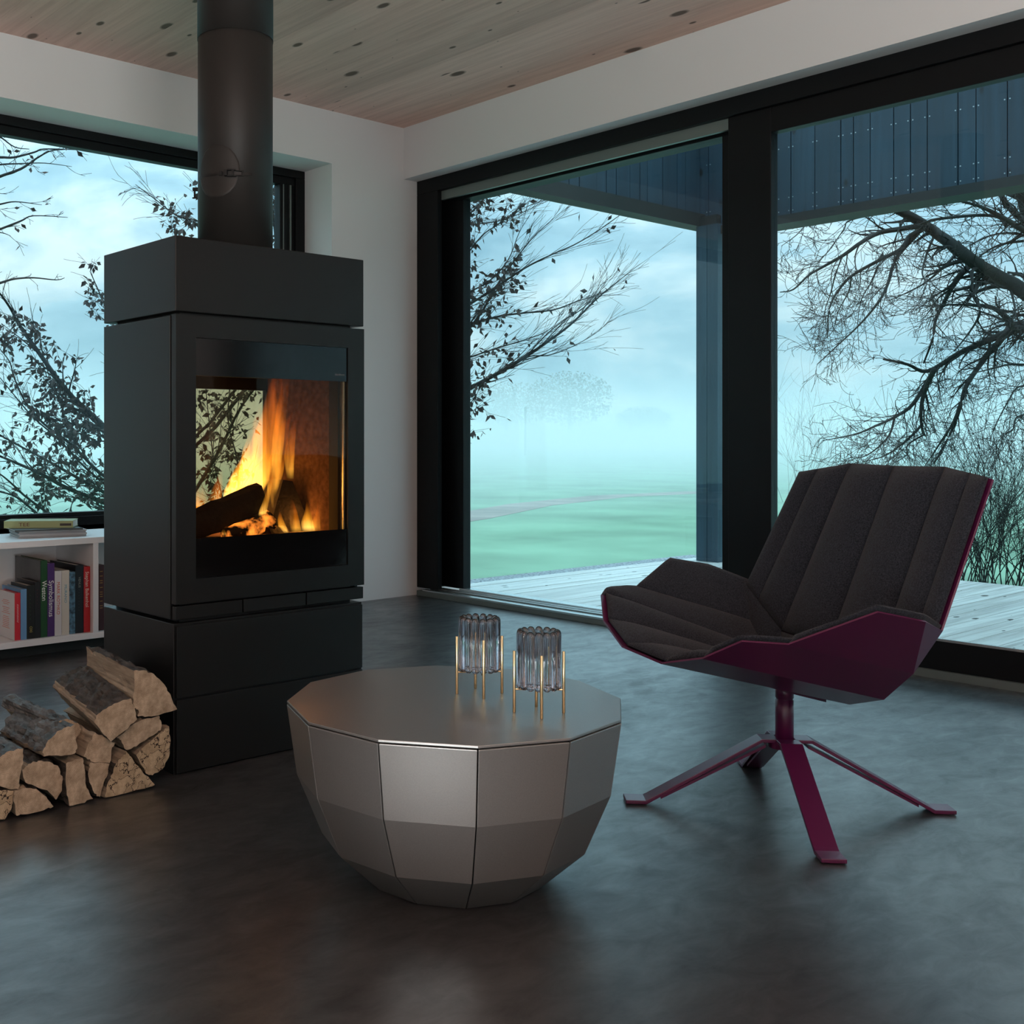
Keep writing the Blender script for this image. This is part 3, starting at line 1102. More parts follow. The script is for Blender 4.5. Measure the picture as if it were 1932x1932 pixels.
# beech filling the near side of the sliding window (trunk hidden behind the white wall)
zm = lambda *p: zc(p, 860, 340, 4.025)
limbs = [
    (zm((-500, 2100), (-200, 1790), (60, 1610), (350, 1450), (530, 1340), (760, 1180), (900, 1070), (1050, 920), (1190, 800), (1345, 680)), 0.032, 0.003),
    (zm((-600, 1500), (-200, 1200), (60, 1110), (300, 1040), (500, 1010), (740, 985), (920, 920), (1110, 860), (1190, 815)), 0.018, 0.003),
    (zm((-500, 1900), (-180, 1480), (60, 1180), (210, 980), (310, 800), (500, 540), (620, 400), (790, 250)), 0.022, 0.002),
    (zm((-600, 1500), (-200, 1130), (60, 970), (280, 830), (520, 670), (740, 560), (900, 490), (1100, 370), (1280, 240)), 0.018, 0.003),
    (zm((-600, 1400), (-200, 1000), (60, 870), (260, 760), (400, 600), (480, 400), (560, 270)), 0.014, 0.002),
    (zm((-600, 900), (-200, 560), (60, 300), (150, 210), (270, 80), (400, -60)), 0.018, 0.003),
    (zm((-500, 700), (-200, 450), (60, 350), (270, 320), (400, 290), (600, 200), (700, 130)), 0.010, 0.002),
    (zm((-600, 1700), (-200, 1450), (60, 1360), (300, 1280), (560, 1200), (700, 1140), (900, 1000)), 0.014, 0.002),
    (zm((200, 1530), (520, 1350), (700, 1330), (870, 1270), (1050, 1170), (1190, 1050)), 0.009, 0.0018),
    (zm((530, 1340), (700, 1160), (830, 1060), (980, 960), (1100, 800), (1230, 690)), 0.008, 0.0018),
    (zm((-400, 1000), (-100, 700), (60, 590), (200, 420), (330, 330), (480, 230), (760, 110)), 0.012, 0.002),
    (zm((-500, 2200), (-200, 1960), (60, 1690), (130, 1640)), 0.012, 0.003),
    (zm((-500, 2300), (-200, 2000), (30, 1850), (120, 1800)), 0.012, 0.003),
    (zm((-700, 600), (-900, -100), (-1100, -400), (-1300, -600)), 0.020, 0.004),
    (zm((-700, 1300), (-1000, 700), (-1250, 300), (-1500, 100)), 0.016, 0.003),
]


def leaf_right(p, rnd):
    x, y = to_px(p)
    f = 0.62 if x < 915 else (0.28 if x < 980 else 0.02)
    if y > 720:
        f = 0.7 if x < 925 else 0.12
    return rnd.random() < f


tree('beech_tree', 'bare beech with few brown leaves seen through the left end of the sliding window', limbs, 8.6, M['treebark'], 37, 745, Vector((0.12, -0.05, 0.16)), 0.075, 0.46, 1,
     0.060, 1, leaf_right, swing=0.6, spread=0.42, kids=(2, 5), leaf_n=1, trunk_r=0.09, r_scale=0.7, wander=0.09)

# the big old tree beyond the terrace
zt = lambda *p: zc(p, 1452, 340, 4.025)
zu = lambda *p: zc(p, 1452, 700, 4.025)
limbs = [
    (zt((2600, 1350), (1932, 850), (1750, 740), (1550, 620), (1400, 500), (1250, 390), (1100, 290), (940, 210), (760, 130)), 0.125, 0.055),
    (zt((1200, 340), (1000, 370), (830, 400), (700, 470), (560, 570), (420, 650), (300, 720), (180, 830), (80, 850)), 0.046, 0.007),
    (zt((1150, 380), (1060, 430), (1000, 520), (830, 610), (620, 730), (500, 870), (450, 1000), (440, 1200)), 0.042, 0.007),
    (zt((1130, 400), (1000, 540), (940, 640), (900, 780), (830, 920), (680, 1100), (500, 1270), (360, 1400)), 0.036, 0.006),
    (zt((1550, 620), (1450, 720), (1380, 820), (1340, 900), (1260, 1060), (1240, 1200), (1170, 1390)), 0.050, 0.012),
    (zt((1440, 540), (1300, 680), (1180, 780), (1050, 850), (900, 920)), 0.024, 0.005),
    (zt((1260, 400), (1200, 540), (1160, 700), (1190, 790), (1140, 910)), 0.022, 0.005),
    (zt((2700, 1300), (1932, 1110), (1800, 1160), (1700, 1200), (1450, 1310), (1200, 1450), (1050, 1400), (860, 1360)), 0.085, 0.012),
    (zt((2700, 1250), (1932, 1130), (1700, 1280), (1600, 1400), (1490, 1570), (1440, 1750), (1370, 1930), (1250, 2150)), 0.060, 0.012),
    (zt((2700, 900), (1932, 1120), (1820, 1060), (1700, 970), (1550, 950), (1400, 945), (1150, 955)), 0.060, 0.006),
    (zt((1250, 1440), (1180, 1600), (1150, 1750), (1160, 1900), (1190, 1950)), 0.044, 0.010),
    (zu((1230, 20), (1090, 250), (950, 350), (800, 420), (650, 480), (400, 530)), 0.036, 0.005),
    (zu((1160, 400), (1100, 470), (1000, 560), (860, 650), (700, 690)), 0.024, 0.005),
    (zu((1480, 150), (1400, 380), (1280, 570), (1180, 720)), 0.028, 0.006),
    (zu((1180, 480), (1050, 560), (1040, 640), (900, 720)), 0.016, 0.004),
    (zu((950, 350), (900, 500), (740, 640), (600, 660)), 0.020, 0.004),
    (zt((2500, 700), (1932, 380), (1800, 300), (1600, 200), (1400, 150)), 0.060, 0.012),
    (zt((1800, 350), (1740, 280), (1600, 265), (1400, 280), (1250, 300), (1150, 330)), 0.030, 0.020),
    (zt((1932, 420), (1800, 400), (1650, 430), (1520, 500)), 0.022, 0.008),
    (zt((1932, 460), (1750, 490), (1620, 560), (1540, 640)), 0.022, 0.010),
    (zt((2600, 1500), (1932, 1400), (1700, 1430), (1500, 1480)), 0.024, 0.006),
    (zu((2500, 300), (1932, 330), (1850, 440), (1780, 480)), 0.020, 0.006),
    (zt((940, 210), (780, 260), (600, 310), (560, 380), (430, 560)), 0.020, 0.005),
    (zt((760, 240), (500, 180), (300, 320), (200, 420), (90, 500)), 0.014, 0.004),
    (zt((1600, 700), (1580, 800), (1550, 880), (1600, 1000), (1520, 1150), (1400, 1300)), 0.034, 0.008),
    (zt((1820, 800), (1860, 950), (1850, 1050), (1700, 970)), 0.020, 0.006),
    (zt((830, 600), (860, 560), (780, 760), (700, 900), (670, 1080), (680, 1300)), 0.014, 0.004),
    (zt((620, 730), (600, 850), (520, 1000), (480, 1180)), 0.014, 0.004),
    (zt((550, 580), (500, 720), (460, 870), (420, 1000), (440, 1180)), 0.014, 0.004),
    (zt((2700, 900), (2150, 520), (1990, 330), (1945, 180), (1900, 40), (1840, -120)), 0.13, 0.09),
    (zt((2000, 350), (1860, 250), (1760, 120), (1680, -20)), 0.05, 0.03),
    (zt((2300, 1700), (1932, 1560), (1800, 1700), (1700, 1900)), 0.020, 0.005),
]
RMIN[0] = 0.0026
tree('old_tree', 'huge old bare tree with drooping limbs behind the armchair', limbs, 13.5, M['treebark2'], 51, 2190, Vector((-0.10, 0.12, -0.20)), 0.14, 0.66, 2,
     swing=1.5, spread=0.75, trunk_r=0.38, kids=(2, 4), r_scale=0.8, wander=0.36, joined=lambda x, y: x > 1990)


RMIN[0] = 0.0014
# shrubs beyond the deck
def shrub(name, label, pxs, D, seed, h0, h1, n):
    rnd = random.Random(seed)
    base = pix(sum(pxs) / 2, 1000, D)
    base.z = -0.35
    root = empty(name, base, label, 'shrub', 'bare shrubs at the edge of the pasture')
    mb, tips = MB(), []
    for i in range(n):
        p = pix(rnd.uniform(*pxs), 1000, D + rnd.uniform(-0.3, 0.3))
        p.z = -0.36
        d = Vector((rnd.uniform(-0.35, 0.35), rnd.uniform(-0.35, 0.35), 1)).normalized()
        grow(mb, p, d, rnd.uniform(h0, h1), 0.0055, 2, rnd, Vector((0, 0, 0.25)), tips, 0.6, (3, 5))
    mb.build('branches', M['treebark2'], root)
    return root


shrub('shrub', 'tangle of bare twigs beside the right edge of the armchair back', (1850, 2000), 9.2, 61, 0.6, 1.35, 46)
shrub('shrub', 'low bare shrub seen just beside the armchair back edge', (1760, 1860), 9.5, 62, 0.4, 1.05, 36)
shrub('shrub', 'small bare shrub peeping over the left corner of the armchair back', (1475, 1530), 22.0, 63, 1.0, 2.0, 12)


# distant trees and a pole fading into the mist
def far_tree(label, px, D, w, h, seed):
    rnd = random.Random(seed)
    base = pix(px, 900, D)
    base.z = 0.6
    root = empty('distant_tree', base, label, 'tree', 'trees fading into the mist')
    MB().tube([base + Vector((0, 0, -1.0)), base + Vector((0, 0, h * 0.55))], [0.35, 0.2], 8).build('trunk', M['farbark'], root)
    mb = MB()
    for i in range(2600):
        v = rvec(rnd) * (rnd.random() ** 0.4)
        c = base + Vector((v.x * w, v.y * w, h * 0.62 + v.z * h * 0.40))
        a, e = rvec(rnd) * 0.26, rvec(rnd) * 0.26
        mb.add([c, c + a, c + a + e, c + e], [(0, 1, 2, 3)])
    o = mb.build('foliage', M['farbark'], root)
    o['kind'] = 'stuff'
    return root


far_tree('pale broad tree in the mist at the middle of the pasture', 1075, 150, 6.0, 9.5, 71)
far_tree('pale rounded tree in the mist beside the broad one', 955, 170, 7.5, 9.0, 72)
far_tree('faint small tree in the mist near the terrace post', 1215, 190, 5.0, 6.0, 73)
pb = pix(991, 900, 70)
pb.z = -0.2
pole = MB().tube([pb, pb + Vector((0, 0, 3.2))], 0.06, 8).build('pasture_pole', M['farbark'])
tag(pole, 'thin pole standing in the misty pasture', 'pole')

# ------------------------------------------------------------------ stove
SX0, SX1, SY0, SY1, SZ = 1.488, 2.142, 2.595, 3.017, 1.449
stove = empty('wood_stove', (1.815, 2.806, 0), 'tall black steel wood stove with a burning fire behind glass', 'stove')
MB().box(SX0, SX1, SY0, SY1, 1.246, SZ).build('top_module', M['steel'], stove, bevel=0.002)
MB().box(SX0 + 0.03, SX1 - 0.03, SY0 + 0.03, SY1 - 0.03, 1.225, 1.246).build('top_spacer', M['steel_in'], stove)
# fire module
MB().box(SX0, SX0 + 0.012, SY0 + 0.030, SY1, 0.415, 1.236).build('side_panel', M['steel'], stove, bevel=0.0015)
MB().box(SX1 - 0.012, SX1, SY0 + 0.030, SY1, 0.415, 1.236).build('side_panel', M['steel'], stove, bevel=0.0015)
GX0, GX1, GZ0, GZ1 = 1.552, 2.081, 0.523, 1.178
b = MB()
b.box(SX0 + 0.002, GX0, SY0, SY0 + 0.024, 0.458, 1.238).box(GX1, SX1 + 0.002, SY0, SY0 + 0.024, 0.458, 1.238)
b.box(GX0, GX1, SY0, SY0 + 0.024, 0.458, GZ0).box(GX0, GX1, SY0, SY0 + 0.024, GZ1, 1.238)
door = b.build('door', M['steel'], stove)
MB().box(GX0 + 0.001, GX1 - 0.001, SY0 + 0.004, SY0 + 0.010, 1.076, GZ1 - 0.001).build('printed_border', M['printglass'], door)
MB().box(GX0 + 0.001, GX1 - 0.001, SY0 + 0.004, SY0 + 0.010, GZ0 + 0.001, 0.631).build('printed_border', M['printglass'], door)
MB().box(GX0 + 0.001, GX1 - 0.001, SY0 + 0.005, SY0 + 0.009, 0.631, 1.076).build('door_glass', M['stoveglass'], door)
text_part('logo', 'skantherm', M['logo'], door, (2.052, SY0 + 0.0035, 1.096), (1, 0, 0), (0, 0, 1), 0.0085, width=0.036)
MB().box(SX0 + 0.006, SX0 + 0.016, SY0 + 0.016, SY0 + 0.03, 1.185, 1.222).build('hinge', M['alu_dark'], door)
# back door (see-through stove)
BX0, BX1, BZ0, BZ1 = 1.545, 2.058, 0.640, 1.062
b = MB()
b.box(SX0 + 0.012, BX0, SY1 - 0.022, SY1, 0.458, 1.236).box(BX1, SX1 - 0.012, SY1 - 0.022, SY1, 0.458, 1.236)
b.box(BX0, BX1, SY1 - 0.022, SY1, 0.458, BZ0).box(BX0, BX1, SY1 - 0.022, SY1, BZ1, 1.236)
bdoor = b.build('back_door', M['steel'], stove)
MB().box(BX0, BX1, SY1 - 0.014, SY1 - 0.010, BZ0, BZ1).build('door_glass', M['stoveglass'], bdoor)
# fire chamber
b = MB()
b.box(SX0 + 0.02, BX0, SY0 + 0.030, SY1 - 0.024, 0.60, 1.12)
b.box(BX1 + 0.004, SX1 - 0.02, SY0 + 0.070, SY1 - 0.024, 0.60, 1.12)
b.box(SX0 + 0.02, SX1 - 0.02, SY0 + 0.030, SY1 - 0.024, 0.50, 0.618)
b.build('firebrick_lining', M['firebrick'], stove)
b = MB().box(SX0 + 0.02, SX1 - 0.02, SY0 + 0.030, SY1 - 0.024, 1.10, 1.225)
b.box(BX1 + 0.004, BX1 + 0.012, SY0 + 0.026, SY0 + 0.070, 0.60, 1.12)
b.build('baffle', M['steel_in'], stove)
MB().box(GX1 - 0.010, GX1 - 0.004, SY0 + 0.011, SY0 + 0.026, 0.625, 1.08).build('glass_clip', M['alu'], door)
MB().box(SX0 + 0.03, SX1 - 0.03, SY0 + 0.03, SY1 - 0.02, 0.40, 0.50).build('air_box', M['steel_in'], stove)
for x0, x1 in ((SX0 + 0.002, 1.7025), (1.7075, 1.9235), (1.9285, SX1)):
    MB().box(x0, x1, SY0 + 0.002, SY0 + 0.02, 0.4165, 0.452).build('air_flap', M['steel'], stove, bevel=0.001)
# base
MB().box(SX0, SX1, SY0 + 0.010, SY1, 0.0, 0.405).build('base_module', M['steel'], stove, bevel=0.0015)
MB().box(SX0 + 0.006, SX1 - 0.003, SY0 + 0.002, SY0 + 0.010, 0.206, 0.398).build('drawer', M['steel'], stove, bevel=0.001)
MB().box(SX0 + 0.006, SX1 - 0.003, SY0 + 0.002, SY0 + 0.010, 0.004, 0.200).build('drawer', M['steel'], stove, bevel=0.001)

# flue pipe
FC, FR = (1.815, 2.806), 0.1125
flue = empty('flue_pipe', (FC[0], FC[1], SZ), 'black steel flue pipe rising from the stove to the ceiling', 'pipe')
MB().lathe([(FR, SZ), (FR, 2.102), (FR - 0.002, 2.104)], (FC[0], FC[1], 0), 64).build('lower_pipe', M['pipe'], flue, smooth=True)
MB().lathe([(FR + 0.0015, 2.100), (FR + 0.0015, 2.69)], (FC[0], FC[1], 0), 64).build('upper_pipe', M['pipe'], flue, smooth=True)
for nm in ('lower_pipe', 'upper_pipe'):
    for o in flue.children:
        for p in o.data.polygons:
            if abs(p.normal.z) > 0.9:
                p.use_smooth = False


def on_pipe(ang, z, r=FR):
    return Vector((FC[0] + r * math.cos(ang), FC[1] + r * math.sin(ang), z))


# inspection cover: a curved lens-shaped plate on the side of the pipe, held by a strap with buckle
a_c = math.radians(208)
vv, ff = [], []
NA, NZ = 24, 20
for i in range(NA + 1):
    for j in range(NZ + 1):
        r_, t_ = i / NA, j / NZ * 2 * math.pi
        vv.append(on_pipe(a_c + math.radians(36) * r_ * math.cos(t_), 1.685 + 0.078 * r_ * math.sin(t_), FR + 0.0028 - 0.0015 * (r_ > 0.99)))
for i in range(NA):
    for j in range(NZ):
        ff.append((i * (NZ + 1) + j, (i + 1) * (NZ + 1) + j, (i + 1) * (NZ + 1) + j + 1, i * (NZ + 1) + j + 1))
MB().add(vv, ff).build('inspection_cover', M['pipe'], flue, smooth=True, fix=True)
zs = 1.676
b = MB()
for a0, a1, h, rr in ((170, 262, 0.0042, 0.0035),):
    pa, pb_ = [], []
    for k in range(25):
        q = math.radians(a0 + (a1 - a0) * k / 24)
        b_in, b_out = on_pipe(q, 0, FR + 0.001), on_pipe(q, 0, FR + rr)
        pa.append((b_in, b_out))
    vv, ff = [], []
    for bi, bo in pa:
        vv += [(bi.x, bi.y, zs - h), (bo.x, bo.y, zs - h), (bo.x, bo.y, zs + h), (bi.x, bi.y, zs + h)]
    for k in range(24):
        for m in range(4):
            ff.append((k * 4 + m, k * 4 + (m + 1) % 4, k * 4 + 4 + (m + 1) % 4, k * 4 + 4 + m))
    b.add(vv, ff)
b.build('strap', M['steel'], flue, fix=True)


def arc_box(mb, a0, a1, z0, z1, r0, r1, n=6):
    vv, ff = [], []
    for k in range(n + 1):
        q = math.radians(a0 + (a1 - a0) * k / n)
        for r, z in ((r0, z0), (r1, z0), (r1, z1), (r0, z1)):
            p = on_pipe(q, z, r)
            vv.append(p)
    for k in range(n):
        for m in range(4):
            ff.append((k * 4 + m, k * 4 + (m + 1) % 4, k * 4 + 4 + (m + 1) % 4, k * 4 + 4 + m))
    ff += [(3, 2, 1, 0), (n * 4, n * 4 + 1, n * 4 + 2, n * 4 + 3)]
    mb.add(vv, ff)


b = MB()
arc_box(b, 226, 238, zs - 0.011, zs - 0.007, FR + 0.002, FR + 0.012)
arc_box(b, 226, 238, zs + 0.007, zs + 0.011, FR + 0.002, FR + 0.012)
arc_box(b, 222, 226, zs - 0.009, zs + 0.009, FR + 0.002, FR + 0.015)
arc_box(b, 232, 235, zs - 0.009, zs + 0.009, FR + 0.004, FR + 0.016)
arc_box(b, 238, 247, zs - 0.008, zs - 0.0055, FR + 0.003, FR + 0.008)
arc_box(b, 238, 247, zs + 0.0055, zs + 0.008, FR + 0.003, FR + 0.008)
arc_box(b, 246, 249, zs - 0.008, zs + 0.008, FR + 0.003, FR + 0.008)
arc_box(b, 214, 218, zs - 0.006, zs + 0.006, FR + 0.002, FR + 0.008)
b.build('buckle', M['steel_in'], flue, fix=True)
hp = on_pipe(math.radians(141), 1.655, FR)
out_d = Vector((math.cos(math.radians(141)), math.sin(math.radians(141)), 0))
b = MB()
b.tube([hp, hp + out_d * 0.016], 0.006, 8)
b.tube([hp + out_d * 0.010 + Vector((0, 0, -0.004)), hp + out_d * 0.010 + Vector((0, 0, -0.024))], 0.003, 6)
b.tube([hp + out_d * 0.010 + Vector((0, 0, -0.026)) - out_d * 0.007, hp + out_d * 0.010 + Vector((0, 0, -0.026)) + out_d * 0.007], 0.0025, 6)
b.build('wing_screw', M['steel_in'], flue)


# ------------------------------------------------------------------ fire
def flame_mat(name, strength, c_lo, c_mid, c_hi):
    m = bpy.data.materials.new(name)
    m.use_nodes = True
    nt = m.node_tree
    nt.nodes.clear()
    out = nd(nt, 'ShaderNodeOutputMaterial')
    em = nd(nt, 'ShaderNodeEmission')
    tc = nd(nt, 'ShaderNodeTexCoord')
    sp = nd(nt, 'ShaderNodeSeparateXYZ')
    nt.links.new(tc.outputs['Generated'], sp.inputs[0])
    rp = nd(nt, 'ShaderNodeValToRGB')
    rp.color_ramp.elements[0].position = 0.05
    rp.color_ramp.elements[0].color = c_lo
    rp.color_ramp.elements[1].position = 0.95
    rp.color_ramp.elements[1].color = c_hi
    e = rp.color_ramp.elements.new(0.45)
    e.color = c_mid
    nt.links.new(sp.outputs['Z'], rp.inputs['Fac'])
    fall = nd(nt, 'ShaderNodeValToRGB')
    fall.color_ramp.elements[0].position = 0.0
    fall.color_ramp.elements[0].color = (0, 0, 0, 1)
    fall.color_ramp.elements[1].position = 1.0
    fall.color_ramp.elements[1].color = (0.05, 0.05, 0.05, 1)
    e = fall.color_ramp.elements.new(0.16)
    e.color = (1, 1, 1, 1)
    e = fall.color_ramp.elements.new(0.4)
    e.color = (0.55, 0.55, 0.55, 1)
    nt.links.new(sp.outputs['Z'], fall.inputs['Fac'])
    mp = nd(nt, 'ShaderNodeMapping')
    mp.inputs['Scale'].default_value = (38, 38, 7)
    mp.inputs['Rotation'].default_value = (0, 0.25, 0)
    n = nd(nt, 'ShaderNodeTexNoise')
    n.inputs['Scale'].default_value = 1.0
    n.inputs['Detail'].default_value = 2.5
    n.inputs['Distortion'].default_value = 0.5
    nt.links.new(tc.outputs['Object'], mp.inputs['Vector'])
    nt.links.new(mp.outputs['Vector'], n.inputs['Vector'])
    mr = nd(nt, 'ShaderNodeMapRange')
    mr.inputs['From Min'].default_value = 0.36
    mr.inputs['From Max'].default_value = 0.64
    mr.inputs['To Min'].default_value = 0.12
    mr.inputs['To Max'].default_value = 1.5
    nt.links.new(n.outputs['Fac'], mr.inputs['Value'])
    mu = nd(nt, 'ShaderNodeMath', operation='MULTIPLY')
    nt.links.new(fall.outputs['Color'], mu.inputs[0])
    nt.links.new(mr.outputs['Result'], mu.inputs[1])
    mu2 = nd(nt, 'ShaderNodeMath', operation='MULTIPLY')
    mu2.inputs[1].default_value = strength
    nt.links.new(mu.outputs[0], mu2.inputs[0])
    nt.links.new(rp.outputs['Color'], em.inputs['Color'])
    nt.links.new(mu2.outputs[0], em.inputs['Strength'])
    nt.links.new(em.outputs[0], out.inputs['Volume'])
    return m


M['flame'] = flame_mat('flame', 34.0, (1.0, 0.62, 0.10, 1), (1.0, 0.34, 0.02, 1), (0.85, 0.16, 0.01, 1))
M['flame_hot'] = flame_mat('flame_hot', 70.0, (1.0, 0.72, 0.20, 1), (1.0, 0.48, 0.04, 1), (1.0, 0.28, 0.02, 1))
fire = empty('fire', (1.80, 2.80, 0.62), 'orange and yellow flames leaping over the logs in the stove', 'fire')


def tongue(pts, widths, Y, mat, thick=0.8):
    """flame tongue lofted along a pixel spine at depth Y"""
    n = len(pts)
    mb = MB()
    vv, ff = [], []
    S = 10
    fine, fw = [], []
    for i in range(n - 1):
        for k in range(5):
            t = k / 5
            p0, p1, p2, p3 = pts[max(i - 1, 0)], pts[i], pts[i + 1], pts[min(i + 2, n - 1)]
            c = [0.5 * ((2 * p1[a]) + (p2[a] - p0[a]) * t + (2 * p0[a] - 5 * p1[a] + 4 * p2[a] - p3[a]) * t * t + (3 * p1[a] - p0[a] - 3 * p2[a] + p3[a]) * t ** 3) for a in (0, 1)]
            fine.append(c)
            fw.append(widths[i] + (widths[i + 1] - widths[i]) * t)
    fine.append(pts[-1])
    fw.append(widths[-1])
    for (x, y), w in zip(fine, fw):
        c = pix_y(x, y, Y)
        r = max(w / 2 * (c.xy.length / 1.0) / FPX * 1.0, 0.0008)
        for k in range(S):
            q = 2 * math.pi * k / S
            vv.append((c.x + r * math.cos(q), c.y + min(r * thick, 0.09) * math.sin(q), c.z))
    m = len(fine)
    for i in range(m - 1):
        for k in range(S):
            ff.append((i * S + k, i * S + (k + 1) % S, (i + 1) * S + (k + 1) % S, (i + 1) * S + k))
    ff += [tuple(reversed(range(S))), tuple(range((m - 1) * S, m * S))]
    o = mb.add(vv, ff).build('flame', mat, fire, smooth=True, fix=True)
    return o


tongue([(455, 962), (470, 905), (492, 850), (510, 790), (520, 730), (528, 690)], [50, 84, 62, 44, 30, 6], 2.83, M['flame'])
tongue([(432, 955), (442, 925), (462, 892), (485, 860), (500, 835)], [22, 42, 46, 34, 4], 2.81, M['flame_hot'])
tongue([(512, 950), (520, 890), (528, 840), (540, 800), (552, 778)], [16, 34, 32, 18, 2], 2.79, M['flame'])
tongue([(520, 900), (525, 830), (532, 770), (540, 720), (544, 700)], [18, 26, 22, 16, 3], 2.84, M['flame'])
tongue([(372, 985), (376, 955), (384, 925), (392, 905)], [34, 40, 26, 4], 2.86, M['flame'])
tongue([(462, 905), (474, 850), (486, 800), (492, 760)], [30, 36, 24, 3], 2.87, M['flame'])
tongue([(493, 985), (496, 965), (502, 945), (510, 915), (516, 890)], [14, 17, 13, 8, 2], 2.705, M['flame_hot'])
tongue([(462, 1012), (456, 1000), (452, 990), (449, 982)], [26, 22, 13, 2], 2.70, M['flame_hot'])
tongue([(536, 1008), (533, 995), (529, 980), (528, 965)], [22, 18, 12, 2], 2.72, M['flame_hot'])
tongue([(560, 1006), (556, 985), (553, 960), (550, 940)], [24, 22, 14, 2], 2.73, M['flame'])
tongue([(583, 1004), (580, 985), (581, 965), (579, 945)], [30, 26, 14, 2], 2.70, M['flame_hot'])
tongue([(600, 1004), (598, 985), (602, 962), (600, 940)], [26, 22, 12, 2], 2.72, M['flame'])
tongue([(404, 990), (400, 960), (410, 925), (418, 885)], [30, 34, 24, 3], 2.86, M['flame'])
tongue([(548, 905), (546, 860), (552, 815), (560, 780)], [14, 22, 16, 2], 2.83, M['flame'])
tongue([(426, 1010), (424, 1002), (428, 992)], [18, 14, 2], 2.70, M['flame_hot'])
tongue([(515, 960), (513, 930), (512, 905), (508, 870)], [4, 9, 12, 2], 2.72, M['flame'])


def ember_mat(name, glow):
    m, nt, b = new_mat(name)
    tc = nd(nt, 'ShaderNodeTexCoord')
    n = nd(nt, 'ShaderNodeTexNoise')
    n.inputs['Scale'].default_value = 24
    n.inputs['Detail'].default_value = 6
    rp = nd(nt, 'ShaderNodeValToRGB')
    rp.color_ramp.elements[0].position = 0.46
    rp.color_ramp.elements[0].color = (0, 0, 0, 1)
    rp.color_ramp.elements[1].position = 0.66
    rp.color_ramp.elements[1].color = (1.0, 0.33, 0.05, 1)
    nt.links.new(tc.outputs['Object'], n.inputs['Vector'])
    nt.links.new(n.outputs['Fac'], rp.inputs['Fac'])
    nt.links.new(rp.outputs['Color'], b.inputs['Emission Color'])
    b.inputs['Emission Strength'].default_value = glow
    b.inputs['Base Color'].default_value = (0.008, 0.006, 0.005, 1)
    b.inputs['Roughness'].default_value = 0.95
    bp = nd(nt, 'ShaderNodeBump')
    bp.inputs['Strength'].default_value = 0.9
    bp.inputs['Distance'].default_value = 0.006
    nt.links.new(n.outputs['Fac'], bp.inputs['Height'])
    nt.links.new(bp.outputs['Normal'], b.inputs['Normal'])
    return m


M['char'] = pbr('charred_wood', (0.010, 0.008, 0.007, 1), 0.95, noise=0.4, nscale=60, bump=1.0, bscale=90)
M['ember'] = ember_mat('glowing_ember', 2.2)
random.seed(3)


def rough_log(name, ends, r0, r1, mat, label, sides=9, seed=1, flat=1.0):
    rnd = random.Random(seed)
    a, c = Vector(ends[0]), Vector(ends[1])
    t = (c - a).normalized()
    up = Vector((0, 1, 0))
    u = t.cross(up).normalized()
    w = t.cross(u)
    vv, ff = [], []
    R = 9
    shape = [rnd.uniform(0.82, 1.15) for _ in range(sides)]
    for i in range(R):
        f = i / (R - 1)
        p = a.lerp(c, f)
        r = r0 + (r1 - r0) * f
        for k in range(sides):
            q = 2 * math.pi * k / sides
            rr = r * shape[k] * rnd.uniform(0.93, 1.07)
            vv.append(p + u * math.cos(q) * rr + w * math.sin(q) * rr * flat)
    for i in range(R - 1):
        for k in range(sides):
            ff.append((i * sides + k, i * sides + (k + 1) % sides, (i + 1) * sides + (k + 1) % sides, (i + 1) * sides + k))
    ff += [tuple(reversed(range(sides))), tuple(range((R - 1) * sides, R * sides))]
    o = MB().add(vv, ff).build(name, mat, None, fix=True)
    return tag(o, label, 'log', 'logs burning in the stove')


rough_log('burning_log', (pix_y(352, 998, 2.76), pix_y(492, 940, 2.74)), 0.040, 0.046, M['char'], 'charred black log lying slantwise across the fire', 9, 2, 0.8)
a, c = pix_y(512, 1012, 2.80), pix_y(540, 912, 2.80)
wv = [pix_y(505, 1012, 2.74), pix_y(592, 1010, 2.74), pix_y(552, 908, 2.77), pix_y(534, 905, 2.77)]
wv2 = [Vector((p.x, p.y + 0.09, p.z)) for p in wv]
o = MB().prism(wv, wv2).build('burning_log', M['char'], None, fix=True)
tag(o, 'charred black wedge of wood leaning upright in the fire', 'log', 'logs burning in the stove')
rough_log('burning_log', (pix_y(425, 1014, 2.70), pix_y(508, 984, 2.72)), 0.026, 0.034, M['ember'], 'glowing red log under the slanting one', 9, 5, 0.85)
rough_log('burning_log', (pix_y(500, 1008, 2.69), pix_y(535, 1004, 2.75)), 0.026, 0.022, M['char'], 'short black stub of wood at the middle of the fire', 8, 7, 0.9)


def fire_light(loc, power, size, col):
    d = bpy.data.lights.new('fire_glow', 'POINT')
    d.energy = power
    d.shadow_soft_size = size
    d.color = col
    o = bpy.data.objects.new('fire_glow', d)
    COL.objects.link(o)
    o.location = loc
    adopt(o, fire)


fire_light((1.80, 2.82, 0.72), 2.2, 0.05, (1.0, 0.42, 0.10))
fire_light((2.0, 2.76, 0.66), 3.2, 0.03, (1.0, 0.45, 0.10))

